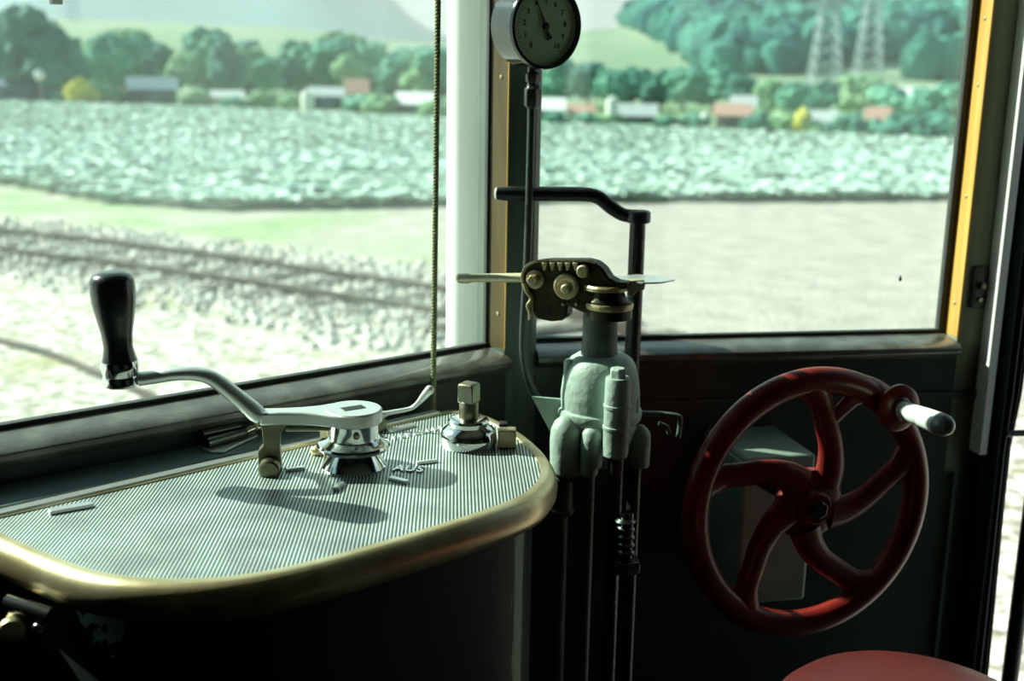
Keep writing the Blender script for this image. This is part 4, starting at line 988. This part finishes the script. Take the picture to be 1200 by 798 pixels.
hut(266, 84, 106, 32, 'low hut with pale yellowish roof near the middle of the left gardens', 'roof_grey', 'wall_pink', .4)
hut(382, 80, 102, 36, 'hut with light roof just right of the white water tank', 'roof_grey', 'wall_dark', .4)
hut(418, 100, 92, 24, 'set back hut with pale pink roof in the left gardens', 'roof_red', 'wall_white', .6)
hut(487, 74, 108, 40, 'flat hut with brilliant white roof nearest the white post', 'roof_white', 'wall_dark', .55)
hut(646, 64, 115, 28, 'hut with white roof just right of the corner pillar', 'roof_white', 'wall_dark', .5)
hut(681, 66, 122, 28, 'low hut with reddish roof beside the white roofed hut', 'roof_red', 'wall_pink', .5)
hut(745, 64, 122, 48, 'wide grey roofed shed right of the round white tank in the side window', 'roof_grey', 'wall_dark', .6)
hut(861, 60, 122, 36, 'small hut with salmon red roof and pale walls', 'roof_red', 'wall_pink', .45)
hut(873, 66, 112, 24, 'grey roofed hut directly behind the salmon roofed hut', 'roof_grey', 'wall_white', .4)
hut(965, 58, 130, 30, 'bluish grey low hut left of the two pylons', 'roof_grey', 'wall_dark', .5)
hut(1033, 58, 126, 20, 'tiny pale roofed hut right of the pylons', 'roof_red', 'wall_white', .6)
hut(1090, 110, 102, 60, 'long white building behind the shrubs at the right window edge', 'roof_white', 'wall_white', .4)
hut(1015, 120, 98, 28, 'white shed at the foot of the right pylon', 'roof_white', 'wall_white', .4)
def tank(px, D, yt, wpx, label):
    p = bear(px, D); r_ = ray(px, yt); H_ = CAM.z + r_.z / sqrt(r_.x ** 2 + r_.y ** 2) * D - GZ; w = wpx / FPX * D / 2
    bm = NB(); lathe(bm, V((p.x, p.y, GZ)), Z, [(0, w), (H_ * .8, w), (H_ * .93, w * .8), (H_, w * .3)], 20); tag(obj('water_tank', bm, 'wall_white'), label, 'tank')
tank(360, 78, 106, 15, 'upright white water tank at the field edge in the left gardens')
tank(718.5, 62, 113, 14, 'upright white water tank at the field edge left of the wide grey shed')
tank(829, 60, 132, 11, 'small white water tank left of the salmon roofed hut')
bm = NB(); p = bear(47, 88); ball(bm, V((p.x, p.y, 1.15)), .42, seg=16); lathe(bm, V((p.x, p.y, GZ)), Z, [(0, .03), (2.0, .03)], 8); tag(obj('dish', bm, 'wall_white'), 'round pale ball on a stick above the slate blue shed', 'ball')

# pylons
def pylon(px, D, yb, yt, label):
    p = bear(px, D); k = lambda y: CAM.z + ray(px, y).z / sqrt(ray(px, y).x ** 2 + ray(px, y).y ** 2) * D
    z0, z1 = GZ + hill_z(px, D) - .5, k(yt); w0, w1_ = 1.9, .55; O = V((p.x, p.y, 0)); t = thing('pylon', label, 'pylon', V((p.x, p.y, z0)))
    bm = NB(); n = 9
    def cn(f, a, b): w = w0 + (w1_ - w0) * f; return O + V((a * w, b * w, z0 + (z1 - z0) * f))
    for a, b in ((1, 1), (1, -1), (-1, 1), (-1, -1)):
        tube(bm, [cn(0, a, b), cn(1, a, b)], .14, 6)
    for i in range(n):
        f0, f1 = i / n, (i + 1) / n
        for (a, b), (c, d) in (((1, 1), (1, -1)), ((1, -1), (-1, -1)), ((-1, -1), (-1, 1)), ((-1, 1), (1, 1))):
            tube(bm, [cn(f0, a, b), cn(f1, c, d)], .07, 5); tube(bm, [cn(f0, c, d), cn(f1, a, b)], .07, 5)
    obj('lattice_mast', bm, 'pylon_steel', t, smooth=False)
    for f in (.74, .86, .97):
        zz = z0 + (z1 - z0) * f; bm = NB(); prism(bm, [O + V((-4.5, 0, zz)), O + V((4.5, 0, zz)), O + V((.6, 0, zz + .9)), O + V((-.6, 0, zz + .9))], (0, .25, 0)); obj('cross_arm', bm, 'pylon_steel', t, smooth=False)
pylon(966, 150, 98, -32, 'left and wider of the two pale lattice power pylons')
pylon(1016, 190, 105, -40, 'right and slimmer of the two pale lattice power pylons')

for o in bpy.data.objects:
    if '_o' in o: del o['_o']
